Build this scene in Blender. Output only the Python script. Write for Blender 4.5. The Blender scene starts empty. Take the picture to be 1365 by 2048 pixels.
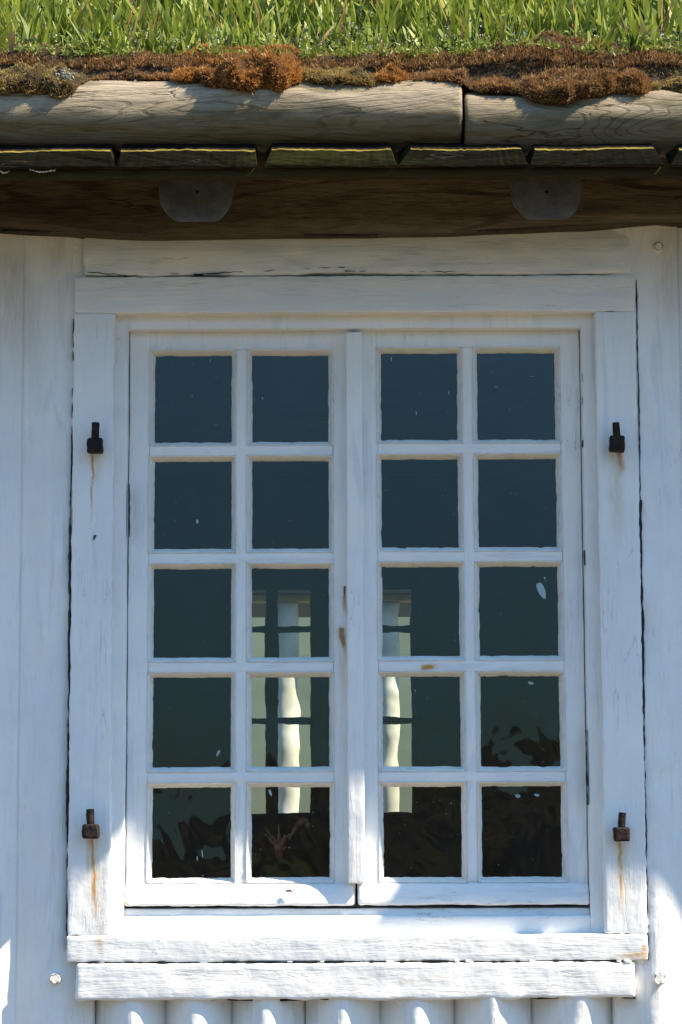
import bpy, math, random
import numpy as np
from mathutils import Matrix, Vector
R = math.radians
S = bpy.context.scene
COL = S.collection
random.seed(7)
RNG = np.random.default_rng(11)

# ---------------------------------------------------------------- camera
IMG_W, IMG_H = 1365.0, 2048.0
CAM = np.array([0.0, -5.16, 1.55]); LENS = 78.0
FPX = LENS / 36.0 * IMG_H
PITCH, ROLL = R(6.8), R(0.2)
MROT = Matrix.Rotation(R(90) + PITCH, 3, 'X') @ Matrix.Rotation(-ROLL, 3, 'Z')
cd = bpy.data.cameras.new('camera'); cam = bpy.data.objects.new('camera', cd); COL.objects.link(cam)
cam.matrix_world = Matrix.Translation(CAM.tolist()) @ MROT.to_4x4()
cd.sensor_fit = 'VERTICAL'; cd.sensor_height = 36.0; cd.lens = LENS
cd.clip_start = 0.05; cd.clip_end = 2000
S.camera = cam

# ---------------------------------------------------------------- light
SUN_BC, SUN_AC = 3.66, 3.32                # drop and sideways run of a shadow per metre of depth
SUN_AZ = math.atan(SUN_AC); SUN_EL = math.atan(SUN_BC / math.hypot(SUN_AC, 1.0))          # azimuth measured from the wall's outward normal towards +X
TO_SUN = Vector((math.sin(SUN_AZ) * math.cos(SUN_EL), -math.cos(SUN_AZ) * math.cos(SUN_EL), math.sin(SUN_EL)))
sd = bpy.data.lights.new('sun', 'SUN'); sun = bpy.data.objects.new('sun', sd); COL.objects.link(sun)
sd.energy = 5.0; sd.angle = R(0.55); sd.color = (1.0, 0.85, 0.64)
sun.location = (3, -3, 6); sun.rotation_euler = TO_SUN.to_track_quat('Z', 'Y').to_euler()
W = bpy.data.worlds.new('World'); S.world = W; W.use_nodes = True
wn = W.node_tree.nodes; wn.clear()
sky = wn.new('ShaderNodeTexSky'); sky.sky_type = 'NISHITA'; sky.sun_disc = False
sky.sun_elevation = SUN_EL
sky.sun_rotation = math.atan2(TO_SUN.x, TO_SUN.y)
sky.air_density = 1.0; sky.dust_density = 0.1; sky.ozone_density = 2.0; sky.altitude = 1500
bg = wn.new('ShaderNodeBackground'); bg.inputs['Strength'].default_value = 0.15
wo = wn.new('ShaderNodeOutputWorld')
geo = wn.new('ShaderNodeTexCoord'); sep = wn.new('ShaderNodeSeparateXYZ'); W.node_tree.links.new(geo.outputs['Generated'], sep.inputs[0])
mr = wn.new('ShaderNodeMapRange'); mr.interpolation_type = 'SMOOTHSTEP'; W.node_tree.links.new(sep.outputs[2], mr.inputs[0])
for i_, v_ in ((1, -.05), (2, .65), (3, 0.0), (4, 1.0)): mr.inputs[i_].default_value = v_
tint = wn.new('ShaderNodeMix'); tint.data_type = 'RGBA'; W.node_tree.links.new(mr.outputs[0], tint.inputs[0])
tint.inputs[6].default_value = (.085, .138, .185, 1); tint.inputs[7].default_value = (1.12, 1.29, 1.20, 1)
mul = wn.new('ShaderNodeMix'); mul.data_type = 'RGBA'; mul.blend_type = 'MULTIPLY'; mul.inputs[0].default_value = 1.0
W.node_tree.links.new(sky.outputs[0], mul.inputs[6]); W.node_tree.links.new(tint.outputs[2], mul.inputs[7])
W.node_tree.links.new(mul.outputs[2], bg.inputs[0]); W.node_tree.links.new(bg.outputs[0], wo.inputs[0])
S.view_settings.view_transform = 'Standard'; S.view_settings.look = 'None'
S.view_settings.exposure = 1.28; S.view_settings.gamma = 1.0
S.cycles.max_bounces = 8; S.cycles.diffuse_bounces = 4; S.cycles.glossy_bounces = 4
S.cycles.transparent_max_bounces = 24; S.cycles.transmission_bounces = 6
S.cycles.use_denoising = True

# ---------------------------------------------------------------- helpers
def P(px, py, Y):
    """the world point that stands at depth Y on the sight line of photo pixel px, py"""
    d = MROT @ Vector(((px - IMG_W / 2) / FPX, -(py - IMG_H / 2) / FPX, -1.0))
    t = (Y - CAM[1]) / d.y
    return (CAM[0] + d.x * t, Y, CAM[2] + d.z * t)
def PX(px, Y, py=1024): return P(px, py, Y)[0]
def PZ(py, Y, px=712): return P(px, py, Y)[2]

def _h(ix, iy, iz, seed):
    n = (ix * 374761393 + iy * 668265263 + iz * 2147483647 + seed * 1274126177) & 0xffffffff
    n = ((n ^ (n >> 13)) * 1274126177) & 0xffffffff
    n = n ^ (n >> 16)
    return (n & 0xffff) / 32767.5 - 1.0
def vn(p, sc, seed=0):
    q = np.asarray(p, float) * np.asarray(sc, float)
    i = np.floor(q).astype(np.int64); f = q - i; f = f * f * (3 - 2 * f)
    r = 0
    for dx in (0, 1):
        wx = f[:, 0] if dx else 1 - f[:, 0]
        for dy in (0, 1):
            wy = f[:, 1] if dy else 1 - f[:, 1]
            for dz in (0, 1):
                wz = f[:, 2] if dz else 1 - f[:, 2]
                r = r + wx * wy * wz * _h(i[:, 0] + dx, i[:, 1] + dy, i[:, 2] + dz, seed)
    return r
def fbm(p, sc, seed=0, oc=3):
    r = 0; a = 1.0; sc = np.asarray(sc, float)
    for k in range(oc):
        r = r + a * vn(p, sc * 2.03 ** k, seed + 17 * k); a *= 0.5
    return r

def mesh_obj(name, V, F, mat, parent=None, smooth=True, attrs=None, mat2=None, fmat=None, mat3=None):
    V = np.asarray(V, float)
    if parent is not None:
        off = np.array(parent_world(parent)); V = V - off
    me = bpy.data.meshes.new(name)
    F = np.asarray(F) if not isinstance(F, list) else F
    if isinstance(F, np.ndarray):
        n, k = F.shape
        me.vertices.add(len(V)); me.vertices.foreach_set('co', V.astype(np.float32).ravel())
        me.loops.add(n * k); me.loops.foreach_set('vertex_index', F.astype(np.int32).ravel())
        me.polygons.add(n); me.polygons.foreach_set('loop_start', np.arange(0, n * k, k, dtype=np.int32))
        me.polygons.foreach_set('loop_total', np.full(n, k, dtype=np.int32))
        me.update(calc_edges=True)
    else:
        me.from_pydata(V.tolist(), [], F); me.update()
    me.polygons.foreach_set('use_smooth', np.full(len(me.polygons), smooth, dtype=bool))
    if attrs:
        for k, v in attrs.items():
            a = me.attributes.new(k, 'FLOAT', 'POINT'); a.data.foreach_set('value', np.asarray(v, np.float32))
    me.materials.append(mat)
    if mat2: me.materials.append(mat2)
    if mat3: me.materials.append(mat3)
    if fmat is not None: me.polygons.foreach_set('material_index', np.asarray(fmat, np.int32))
    me.validate()
    o = bpy.data.objects.new(name, me); COL.objects.link(o)
    if parent is not None: o.parent = parent
    return o
def parent_world(o):
    v = Vector((0, 0, 0))
    while o is not None:
        v = v + o.location; o = o.parent
    return v
def empty(name, loc, label, cat, group=None):
    o = bpy.data.objects.new(name, None); COL.objects.link(o); o.location = loc; o.empty_display_size = 0.1
    o['label'] = label; o['category'] = cat
    if group: o['group'] = group
    return o
def tag(o, label=None, cat=None, group=None, kind=None):
    if label: o['label'] = label
    if cat: o['category'] = cat
    if group: o['group'] = group
    if kind: o['kind'] = kind
    return o

def steps(a, b, r, d, k=3):
    """grid coordinates from a to b, with k close rows in each rounded end of width r"""
    r = min(r, (b - a) * 0.49)
    e = [a + r * (1 - math.cos(j / k * math.pi / 2)) for j in range(k + 1)]
    n = max(1, int(round((b - a - 2 * r) / d)))
    m = [a + r + (b - a - 2 * r) * j / n for j in range(1, n)]
    return np.array(e + m + [a + b - x for x in reversed(e)])
def box(x0, x1, y0, y1, z0, z1, r=0.004, d=0.012, amp=0.0008, sc=(25, 25, 25), big=0.0, edge=0.0, seed=1, shape=None):
    """hewn board: rounded box on a grid, displaced by noise"""
    xs, ys, zs = steps(x0, x1, r, d), steps(y0, y1, r, d), steps(z0, z1, r, d)
    nx, ny, nz = len(xs), len(ys), len(zs)
    ids = -np.ones((nx, ny, nz), int)
    m = np.zeros((nx, ny, nz), bool)
    m[0] = m[-1] = True; m[:, 0] = m[:, -1] = True; m[:, :, 0] = m[:, :, -1] = True
    ids[m] = np.arange(m.sum())
    I, J, K = np.nonzero(m)
    p = np.stack([xs[I], ys[J], zs[K]], 1)
    lo = np.array([x0, y0, z0]) + r; hi = np.array([x1, y1, z1]) - r
    inner = np.clip(p, lo, hi); dv = p - inner
    L = np.linalg.norm(dv, axis=1); nrm = dv / np.maximum(L, 1e-9)[:, None]
    p = inner + nrm * r
    F = []
    def quad(a, b, c, d_): F.append(np.stack([a.ravel(), b.ravel(), c.ravel(), d_.ravel()], 1))
    for i, fl in ((0, True), (nx - 1, False)):
        g = ids[i]; q = (g[:-1, :-1], g[1:, :-1], g[1:, 1:], g[:-1, 1:]); quad(*(q[::-1] if fl else q))
    for j, fl in ((0, False), (ny - 1, True)):
        g = ids[:, j]; q = (g[:-1, :-1], g[1:, :-1], g[1:, 1:], g[:-1, 1:]); quad(*(q[::-1] if fl else q))
    for k, fl in ((0, True), (nz - 1, False)):
        g = ids[:, :, k]; q = (g[:-1, :-1], g[1:, :-1], g[1:, 1:], g[:-1, 1:]); quad(*(q[::-1] if fl else q))
    F = np.concatenate(F)
    a = fbm(p, sc, seed) * amp
    if big: a = a + vn(p, (3, 3, 3), seed + 5) * big
    p = p + nrm * a[:, None]
    if edge:
        p[:, 0] += nrm[:, 0] * fbm(p, (70, 70, 70), seed + 9) * edge
        p[:, 2] += nrm[:, 2] * fbm(p, (70, 70, 70), seed + 12) * edge
    if shape is not None: p = shape(p)
    return p, F
def join(parts):
    V, F, n = [], [], 0
    for v, f in parts:
        V.append(v); F.append(f + n); n += len(v)
    return np.concatenate(V), np.concatenate(F)
def log(p0, p1, r, r2=None, d=0.012, na=40, amp=0.002, sc=(3, 22, 22), big=0.004, sq=(1, 1), seed=3, cap=0.012):
    """round timber from p0 to p1; rounded cap at both ends"""
    p0, p1 = np.array(p0, float), np.array(p1, float); r2 = r2 or r
    L = np.linalg.norm(p1 - p0); ax = (p1 - p0) / L
    up = np.array([0, 0, 1.0]) if abs(ax[2]) < 0.9 else np.array([0, 1.0, 0])
    s = np.cross(ax, up); s /= np.linalg.norm(s); t = np.cross(s, ax)
    n = max(2, int(L / d)); rows = []
    for rr in (0.05, 0.35, 0.65, 0.85): rows.append((0.0, rr))
    rows.append((0.0, 1 - cap / r * 0.7)); rows.append((cap * 0.4, 1 - cap / r * 0.2)); rows.append((cap, 1.0))
    rows2 = [(L - a, b) for a, b in reversed(rows)]
    mid = [(cap + (L - 2 * cap) * k / n, 1.0) for k in range(1, n)]
    allr = rows + mid + rows2
    A = np.array([a for a, b in allr]); B = np.array([b for a, b in allr])
    th = np.linspace(0, 2 * math.pi, na, endpoint=False)
    RR = (r + (r2 - r) * A / L)[:, None] * B[:, None]
    c, sn = np.cos(th)[None, :], np.sin(th)[None, :]
    dirv = c[..., None] * s * sq[0] + sn[..., None] * t * sq[1]
    p = p0 + A[:, None, None] * ax + RR[..., None] * dirv
    sh = p.shape[:2]; p = p.reshape(-1, 3); dv = dirv.repeat(1, 0) if dirv.shape[0] == sh[0] else np.broadcast_to(dirv, sh + (3,))
    dv = np.ascontiguousarray(dv).reshape(-1, 3)
    w = np.broadcast_to(B[:, None], sh).reshape(-1)
    a = (fbm(p, sc, seed) * amp + vn(p, (2.2, 5, 5), seed + 3) * big) * w
    p = p + dv * a[:, None]
    m, k = sh
    idx = np.arange(m * k).reshape(m, k); nx = np.roll(idx, -1, 1)
    F = np.stack([idx[:-1].ravel(), nx[:-1].ravel(), nx[1:].ravel(), idx[1:].ravel()], 1)
    return p, F

# ---------------------------------------------------------------- materials
class NT:
    def __init__(s, name):
        s.m = bpy.data.materials.new(name); s.m.use_nodes = True; s.t = s.m.node_tree; s.t.nodes.clear()
        s.out = s.n('ShaderNodeOutputMaterial')
    def n(s, ty, **kw):
        x = s.t.nodes.new(ty)
        for k, v in kw.items(): setattr(x, k, v)
        return x
    def l(s, a, b): s.t.links.new(a, b)
    def setin(s, sock, v):
        if hasattr(v, 'is_linked') or hasattr(v, 'links'): s.l(v, sock)
        else: sock.default_value = v
    def math(s, op, a, b=0.0, c=0.0, clamp=False):
        x = s.n('ShaderNodeMath', operation=op, use_clamp=clamp)
        for i, v in enumerate((a, b, c)): s.setin(x.inputs[i], v)
        return x.outputs[0]
    def pos(s):
        if not hasattr(s, '_p'): s._p = s.n('ShaderNodeNewGeometry').outputs['Position']
        return s._p
    def xyz(s):
        if not hasattr(s, '_x'):
            x = s.n('ShaderNodeSeparateXYZ'); s.l(s.pos(), x.inputs[0]); s._x = x.outputs
        return s._x
    def scaled(s, sc, off=(0, 0, 0)):
        x = s.n('ShaderNodeMapping'); s.l(s.pos(), x.inputs[0]); x.inputs['Scale'].default_value = sc
        x.inputs['Location'].default_value = off; return x.outputs[0]
    def noise(s, sc, scale=1.0, detail=3.0, rough=0.5, dist=0.0, off=(0, 0, 0)):
        x = s.n('ShaderNodeTexNoise'); s.l(s.scaled(sc, off), x.inputs['Vector'])
        x.inputs['Scale'].default_value = scale; x.inputs['Detail'].default_value = detail
        x.inputs['Roughness'].default_value = rough; x.inputs['Distortion'].default_value = dist
        return x.outputs['Fac']
    def ramp(s, v, a, b, lo=0.0, hi=1.0, smooth=True):
        x = s.n('ShaderNodeMapRange', interpolation_type='SMOOTHSTEP' if smooth else 'LINEAR')
        s.l(v, x.inputs[0])
        for i, q in zip((1, 2, 3, 4), (a, b, lo, hi)): x.inputs[i].default_value = q
        return x.outputs[0]
    def mix(s, f, a, b):
        x = s.n('ShaderNodeMix', data_type='RGBA'); s.setin(x.inputs[0], f)
        for i, v in ((6, a), (7, b)):
            if isinstance(v, tuple): x.inputs[i].default_value = v + (1,) if len(v) == 3 else v
            else: s.l(v, x.inputs[i])
        return x.outputs[2]
    def attr(s, name):
        x = s.n('ShaderNodeAttribute', attribute_name=name); return x.outputs['Fac']
    def bump(s, h, strength=0.3, dist=0.002, prev=None):
        x = s.n('ShaderNodeBump'); x.inputs['Strength'].default_value = strength; x.inputs['Distance'].default_value = dist
        s.l(h, x.inputs['Height'])
        if prev is not None: s.l(prev, x.inputs['Normal'])
        return x.outputs[0]
    def bsdf(s, col, rough=0.6, normal=None, spec=0.4, **kw):
        x = s.n('ShaderNodeBsdfPrincipled')
        if isinstance(col, tuple): x.inputs['Base Color'].default_value = col + (1,)
        else: s.l(col, x.inputs['Base Color'])
        s.setin(x.inputs['Roughness'], rough)
        x.inputs['Specular IOR Level'].default_value = spec
        if normal is not None: s.l(normal, x.inputs['Normal'])
        for k, v in kw.items(): s.setin(x.inputs[k], v)
        return x
    def done(s, sh): s.l(sh.outputs[0] if hasattr(sh, 'outputs') else sh, s.out.inputs['Surface']); return s.m

def paint(name, axis='z', stains=(), rough_amt=1.0, cream=0.0, cracks=1.0):
    n = NT(name)
    st = {'z': (1, 1, .11), 'x': (.11, 1, 1), 'n': (1, 1, 1)}[axis]
    g = lambda k: tuple(k * v for v in st)
    base = n.mix(n.ramp(n.noise((3, 3, 3), detail=5, rough=.65), .35, .7), (.84, .84, .83), (.74, .76, .78))
    # brushed patches where an older greyer coat shows
    pt = n.ramp(n.noise(g(22), detail=4, rough=.6, dist=.6), .57, .64, 0, .50)
    base = n.mix(pt, base, (.62, .66, .72))
    pt2 = n.ramp(n.noise(g(35), detail=3, off=(3, 1, 7)), .64, .72, 0, .5)
    base = n.mix(pt2, base, (.80, .76, .68))
    # dirt caught in the weathered grain
    dirt = n.ramp(n.noise(g(160), detail=6, rough=.75, off=(9, 2, 4)), .62, .82, 0, .18)
    base = n.mix(dirt, base, (.42, .40, .36))
    if cream: base = n.mix(cream, base, (.72, .66, .56))
    # hairline cracks along and across the grain
    cn = n.noise(g(26), detail=4, rough=.6, dist=.5, off=(5, 5, 5))
    cr = n.math('ABSOLUTE', n.math('SUBTRACT', cn, .5))
    cr = n.ramp(cr, .0005, .006, 1, 0)
    cm = n.ramp(n.noise((5, 5, 5), detail=3, off=(11, 0, 3)), .56, .64)
    cr = n.math('MULTIPLY', n.math('MULTIPLY', cr, cm), cracks * .55)
    base = n.mix(n.math('MULTIPLY', cr, .75), base, (.16, .15, .13))
    x, y, z = n.xyz()
    wob = n.math('MULTIPLY', n.math('SUBTRACT', n.noise((9, 9, 14), detail=4), .5), .022)
    fuzz = n.noise((150, 150, 28) if axis != 'x' else (60, 150, 150), detail=5, rough=.75)
    for (sx, sz, ex, ez, w, a, c) in stains:      # rust runs: start, end, half width, strength, colour
        dz = ez - sz if abs(ez - sz) > 1e-6 else 1e-6
        if abs(ez - sz) >= abs(ex - sx):
            t = n.math('DIVIDE', n.math('SUBTRACT', z, sz), dz)
            cx = n.math('MULTIPLY_ADD', t, ex - sx, sx)
            dd = n.math('ABSOLUTE', n.math('SUBTRACT', n.math('ADD', x, wob if abs(dz) > .06 else 0.0), cx))
        else:
            t = n.math('DIVIDE', n.math('SUBTRACT', x, sx), ex - sx)
            cz = n.math('MULTIPLY_ADD', t, ez - sz, sz)
            dd = n.math('ABSOLUTE', n.math('SUBTRACT', z, cz))
        k = n.ramp(dd, 0.0, w, 1, 0)
        k = n.math('MULTIPLY', k, n.ramp(t, -.04, .06, 0, 1)); k = n.math('MULTIPLY', k, n.ramp(t, .35, 1.05, 1, 0))
        k = n.math('MULTIPLY', k, n.ramp(fuzz, .32, .55, .30, 1.0))
        base = n.mix(n.math('MULTIPLY', k, a, clamp=True), base, c)
    b = n.bump(n.noise(g(140), detail=5, rough=.65), .40 * rough_amt, .0018)
    b = n.bump(n.noise(g(38), detail=4, rough=.6, dist=.4), .30 * rough_amt, .005, b)
    b = n.bump(n.noise((14, 14, 14), detail=3, off=(2, 8, 1)), .45 * rough_amt, .012, b)
    fl = n.ramp(n.noise(g(30), detail=6, rough=.6, dist=.3, off=(7, 3, 9)), .50, .525)
    b = n.bump(fl, .45 * rough_amt, .0014, b)
    fl2 = n.ramp(n.noise(g(60), detail=5, rough=.6, off=(1, 3, 2)), .60, .62)
    b = n.bump(fl2, .5 * rough_amt, .0016, b)
    chip = n.math('MULTIPLY', n.ramp(n.noise(g(75), detail=5, rough=.65, off=(4, 8, 5)), .715, .73), n.ramp(n.noise((4, 4, 4), off=(9, 9, 9)), .45, .6))
    base = n.mix(n.math('MULTIPLY', chip, .7), base, (.33, .29, .24))
    inv = n.math('SUBTRACT', 1.0, cr)
    b = n.bump(inv, .7, .0015, b)
    return n.done(n.bsdf(base, .62, b, .25))

def wood(name, axis, c1, c2, c3, lines=26.0, bumpd=.003, dark=(.05, .04, .03), moss=None, sc=1.0, crackamt=.8, lam=.55, ll=.25, algae=None):
    """weathered timber whose figure follows contour lines of a stretched noise"""
    n = NT(name)
    st = {'x': (.16, 1, 1), 'z': (1, 1, .16), 'y': (1, .16, 1)}[axis]
    g = lambda k: tuple(k * v * sc for v in st)
    f = n.noise(g(7), detail=2.5, rough=.45, dist=.35)
    ln = n.math('SINE', n.math('MULTIPLY', f, lines * 6.28))
    ln = n.ramp(ln, ll, 1.0)
    big = n.ramp(n.noise(g(5), detail=5, rough=.6, off=(4, 4, 4)), .35, .68)
    base = n.mix(big, c1, c2)
    fine = n.noise(g(150), detail=5, rough=.7)
    base = n.mix(n.ramp(fine, .5, .75, 0, .6), base, c3)
    base = n.mix(n.math('MULTIPLY', n.math('MULTIPLY', ln, lam), n.ramp(n.noise(g(16), detail=4, rough=.6, off=(2, 9, 5)), .35, .65)), base, c3)
    base = n.mix(n.ramp(n.noise(g(60), detail=6, rough=.75, off=(1, 6, 2)), .45, .7, 0, .5), base, c3)
    cn = n.math('ABSOLUTE', n.math('SUBTRACT', n.noise(g(12), detail=4, rough=.55, dist=.3, off=(8, 3, 3)), .5))
    cr = n.math('MULTIPLY', n.ramp(cn, .001, .008, 1, 0), n.ramp(n.noise((4, 4, 4), off=(1, 7, 2)), .5, .56))
    base = n.mix(n.math('MULTIPLY', cr, crackamt), base, dark)
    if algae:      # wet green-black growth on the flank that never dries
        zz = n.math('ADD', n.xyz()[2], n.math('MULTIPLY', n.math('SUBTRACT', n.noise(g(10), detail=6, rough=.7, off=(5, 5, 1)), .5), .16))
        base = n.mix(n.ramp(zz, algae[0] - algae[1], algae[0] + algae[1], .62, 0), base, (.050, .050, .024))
    if moss:
        mk = n.ramp(n.noise(g(15), detail=6, rough=.75, off=(6, 1, 1)), moss[1], moss[1] + .12)
        base = n.mix(n.math('MULTIPLY', mk, moss[2]), base, moss[0])
    b = n.bump(n.noise(g(90), detail=6, rough=.75), .8, bumpd)
    b = n.bump(n.noise(g(28), detail=4, rough=.6, dist=.8), .6, bumpd * 1.6, b)
    b = n.bump(n.math('SUBTRACT', 1.0, ln), .45, bumpd * .5, b)
    b = n.bump(n.math('SUBTRACT', 1.0, cr), .8, .003, b)
    return n.done(n.bsdf(base, .85, b, .06))

RUST = (.45, .17, .03); RUSTD = (.22, .06, .015)
YC = -0.08
def stz(x0, y0, x1, y1, w, a, c=RUST, Y=YC):
    p, q = P(x0, y0, Y), P(x1, y1, Y); return (p[0], p[2], q[0], q[2], w / 860., a, c)
M = {}
M['jamb'] = paint('white_paint_upright', 'z', rough_amt=.85, stains=[
    stz(183, 1674, 197, 1880, 5, 1.3, (.62, .28, .05)), stz(178, 1674, 176, 1770, 9, .55, (.55, .33, .12)), stz(190, 1680, 197, 1875, 22, .35, (.6, .42, .2)),
    stz(184, 905, 183, 1060, 4, 1.2, (.55, .28, .07)), stz(192, 905, 190, 1000, 16, .3, (.55, .40, .22)),
    stz(1232, 903, 1237, 1130, 24, .5, (.52, .42, .26)), stz(1241, 903, 1240, 960, 10, .9, RUST),
    stz(1243, 1682, 1246, 1835, 6, 1.2, (.6, .30, .07)), stz(1246, 1682, 1248, 1850, 20, .45, (.6, .45, .22)),
    stz(1246, 1905, 1260, 1925, 8, .4),
    stz(191, 1070, 185, 1084, 5, 1.6, (.03, .03, .03))])
M['cross'] = paint('white_paint_level', 'x', [
    stz(1297, 1908, 1222, 1912, 11, .75, (.66, .38, .12)), stz(1288, 1890, 1290, 1925, 10, .8, (.55, .28, .08)),
    stz(198, 1868, 203, 1915, 12, .6, (.6, .36, .12)),
    stz(1105, 1900, 1180, 1898, 3, .5, (.3, .27, .22))])
M['sash'] = paint('white_paint_sash', 'z', [
    stz(690, 1172, 689, 1200, 4, 1.5, RUSTD, -.012), stz(689, 1190, 690, 1235, 7, .8, RUST, -.012),
    stz(687, 1255, 687, 1310, 9, 1.5, (.30, .10, .02), -.012), stz(686, 1250, 685, 1420, 14, .45, (.5, .36, .2), -.012)], cracks=.9)
M['bar'] = paint('white_paint_bar', 'x', [
    stz(843, 1335, 882, 1333, 9, 1.4, (.55, .27, .05), -.012)], cracks=.9)
M['drip'] = paint('white_paint_drip', 'x', [stz(250, 1805, 262, 1812, 6, .9, (.6, .3, .1), -.03)])
M['putty'] = paint('old_putty', 'n', cream=.35, rough_amt=1.3)
M['pole'] = paint('limewashed_pole', 'z', [
    stz(20, 500, 35, 800, 60, .55, (.50, .47, .42), -.06), stz(118, 470, 112, 560, 40, .5, (.48, .44, .38), -.06), stz(1330, 450, 1345, 700, 50, .5, (.50, .47, .42), -.06),
    stz(60, 560, 75, 900, 26, .35, (.55, .55, .55), -.06)], rough_amt=.9, cracks=.5)
M['hlog'] = paint('limewashed_log', 'x', [], rough_amt=1.0, cracks=1.0)
M['eave'] = wood('grey_weathered_log', 'x', (.27, .215, .145), (.37, .32, .24), (.085, .066, .045), 26, .005, moss=((.075, .075, .03), .55, .6), lam=.55, ll=.6, algae=(PZ(225, -.47), .035))
M['beam'] = wood('brown_beam_wood', 'x', (.095, .078, .060), (.18, .15, .12), (.028, .023, .018), 7, .008, lam=.7, ll=.5)
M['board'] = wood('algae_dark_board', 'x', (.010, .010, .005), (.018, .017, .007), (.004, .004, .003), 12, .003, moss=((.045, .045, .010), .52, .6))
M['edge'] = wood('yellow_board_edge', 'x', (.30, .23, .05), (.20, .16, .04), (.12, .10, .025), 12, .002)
M['batten'] = wood('olive_batten', 'x', (.034, .026, .010), (.050, .040, .014), (.014, .012, .006), 10, .003, moss=((.06, .058, .016), .5, .5))
M['top_shade'] = NT('board_top_shade'); M['top_shade'] = M['top_shade'].done(M['top_shade'].bsdf((.012, .010, .008), 1.0, None, 0.0))  # near-black colour standing in for the log's shadow on the board tops

# end grain of the rafters: rings about the log's own axis
def endgrain():
    n = NT('grey_end_grain'); tc = n.n('ShaderNodeTexCoord').outputs['Object']
    mp = n.n('ShaderNodeMapping'); n.l(tc, mp.inputs[0]); mp.inputs['Scale'].default_value = (1, 0, 1)
    ln = n.n('ShaderNodeVectorMath', operation='LENGTH'); n.l(mp.outputs[0], ln.inputs[0])
    r = n.math('ADD', ln.outputs['Value'], n.math('MULTIPLY', n.noise((12, 12, 12), detail=3), .02))
    ring = n.ramp(n.math('SINE', n.math('MULTIPLY', r, 900)), 0, 1, 0, .35)
    base = n.mix(n.ramp(n.noise((20, 20, 20), detail=6, rough=.7), .35, .7), (.070, .076, .086), (.135, .142, .155))
    base = n.mix(ring, base, (.06, .056, .052))
    cn = n.math('ABSOLUTE', n.math('SUBTRACT', n.noise((5, 5, 5), detail=2, dist=.3, off=(3, 6, 2)), .5))
    cr = n.ramp(cn, .0005, .003, .7, 0)
    base = n.mix(n.math('MULTIPLY', cr, .7), base, (.03, .025, .02))
    b = n.bump(n.noise((150, 150, 150), detail=4), .5, .002)
    b = n.bump(n.math('SUBTRACT', 1.0, cr), .6, .003, b)
    return n.done(n.bsdf(base, .85, b, .2))
M['end'] = endgrain()

def rustmat():
    n = NT('rusted_iron')
    base = n.mix(n.ramp(n.noise((60, 60, 60), detail=5, rough=.7), .4, .7), (.012, .010, .010), (.050, .022, .014))
    b = n.bump(n.noise((180, 180, 180), detail=4), .8, .003)
    return n.done(n.bsdf(base, .75, b, .4, Metallic=.3))
M['rust'] = rustmat()

def glassmat():
    n = NT('old_window_glass')
    oi = n.n('ShaderNodeObjectInfo'); va = n.n('ShaderNodeVectorMath', operation='MULTIPLY_ADD')
    n.l(n.pos(), va.inputs[0]); va.inputs[1].default_value = (7, 7, 4.5)
    cb = n.n('ShaderNodeCombineXYZ'); n.l(n.math('MULTIPLY', oi.outputs['Random'], 37.0), cb.inputs[0]); n.l(n.math('MULTIPLY', oi.outputs['Random'], 91.0), cb.inputs[2]); n.l(cb.outputs[0], va.inputs[2])
    nz_ = n.n('ShaderNodeTexNoise'); n.l(va.outputs[0], nz_.inputs['Vector']); nz_.inputs['Scale'].default_value = 1.0; nz_.inputs['Detail'].default_value = 2.5; nz_.inputs['Roughness'].default_value = .5; nz_.inputs['Distortion'].default_value = .5
    wv = nz_.outputs['Fac']
    b = n.bump(wv, .5, .0042)
    fr = n.n('ShaderNodeFresnel'); fr.inputs['IOR'].default_value = 1.46; n.l(b, fr.inputs['Normal'])
    gl = n.n('ShaderNodeBsdfGlossy'); gl.inputs['Roughness'].default_value = 0.0; n.l(b, gl.inputs['Normal'])
    gl.inputs['Color'].default_value = (.95, 1, 1, 1)
    tr = n.n('ShaderNodeBsdfTransparent'); tr.inputs['Color'].default_value = (.93, .97, .94, 1)
    mx = n.n('ShaderNodeMixShader'); n.l(fr.outputs[0], mx.inputs[0]); n.l(tr.outputs[0], mx.inputs[1]); n.l(gl.outputs[0], mx.inputs[2])
    # dust specks on the pane
    vo = n.n('ShaderNodeTexVoronoi'); n.l(n.scaled((1, 1, 1)), vo.inputs['Vector']); vo.inputs['Scale'].default_value = 75
    sp = n.ramp(vo.outputs['Distance'], .05, .10, 1, 0)
    sel = n.n('ShaderNodeSeparateColor'); n.l(vo.outputs['Color'], sel.inputs[0])
    sp = n.math('MULTIPLY', sp, n.ramp(sel.outputs[0], .84, .88)); 
    film = n.ramp(n.noise((5, 5, 2), detail=5, rough=.65), .45, .8, .001, .007)
    k = n.math('ADD', n.math('MULTIPLY', sp, .6), film, clamp=True)
    df = n.n('ShaderNodeBsdfDiffuse'); df.inputs['Color'].default_value = (.7, .74, .74, 1)
    m2 = n.n('ShaderNodeMixShader'); n.l(k, m2.inputs[0]); n.l(mx.outputs[0], m2.inputs[1]); n.l(df.outputs[0], m2.inputs[2])
    return n.done(m2)
M['glass'] = glassmat()
def plain(name, c, rough=.7, nsc=30, c2=None, bump=.3):
    n = NT(name); base = n.mix(n.ramp(n.noise((nsc,) * 3, detail=4), .35, .7), c, c2 or tuple(v * .7 for v in c))
    return n.done(n.bsdf(base, rough, n.bump(n.noise((nsc * 4,) * 3, detail=4), bump, .002), .3))
M['mark'] = plain('clouded_glass_flaw', (.35, .45, .50), .4)
M['room'] = plain('dark_room_boards', (.05, .045, .04), .9, 8)
M['roomlit'] = plain('room_paint', (.20, .23, .20), .9, 8)
M['darkframe'] = plain('inner_dark_paint', (.05, .06, .06), .7, 20)
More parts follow.
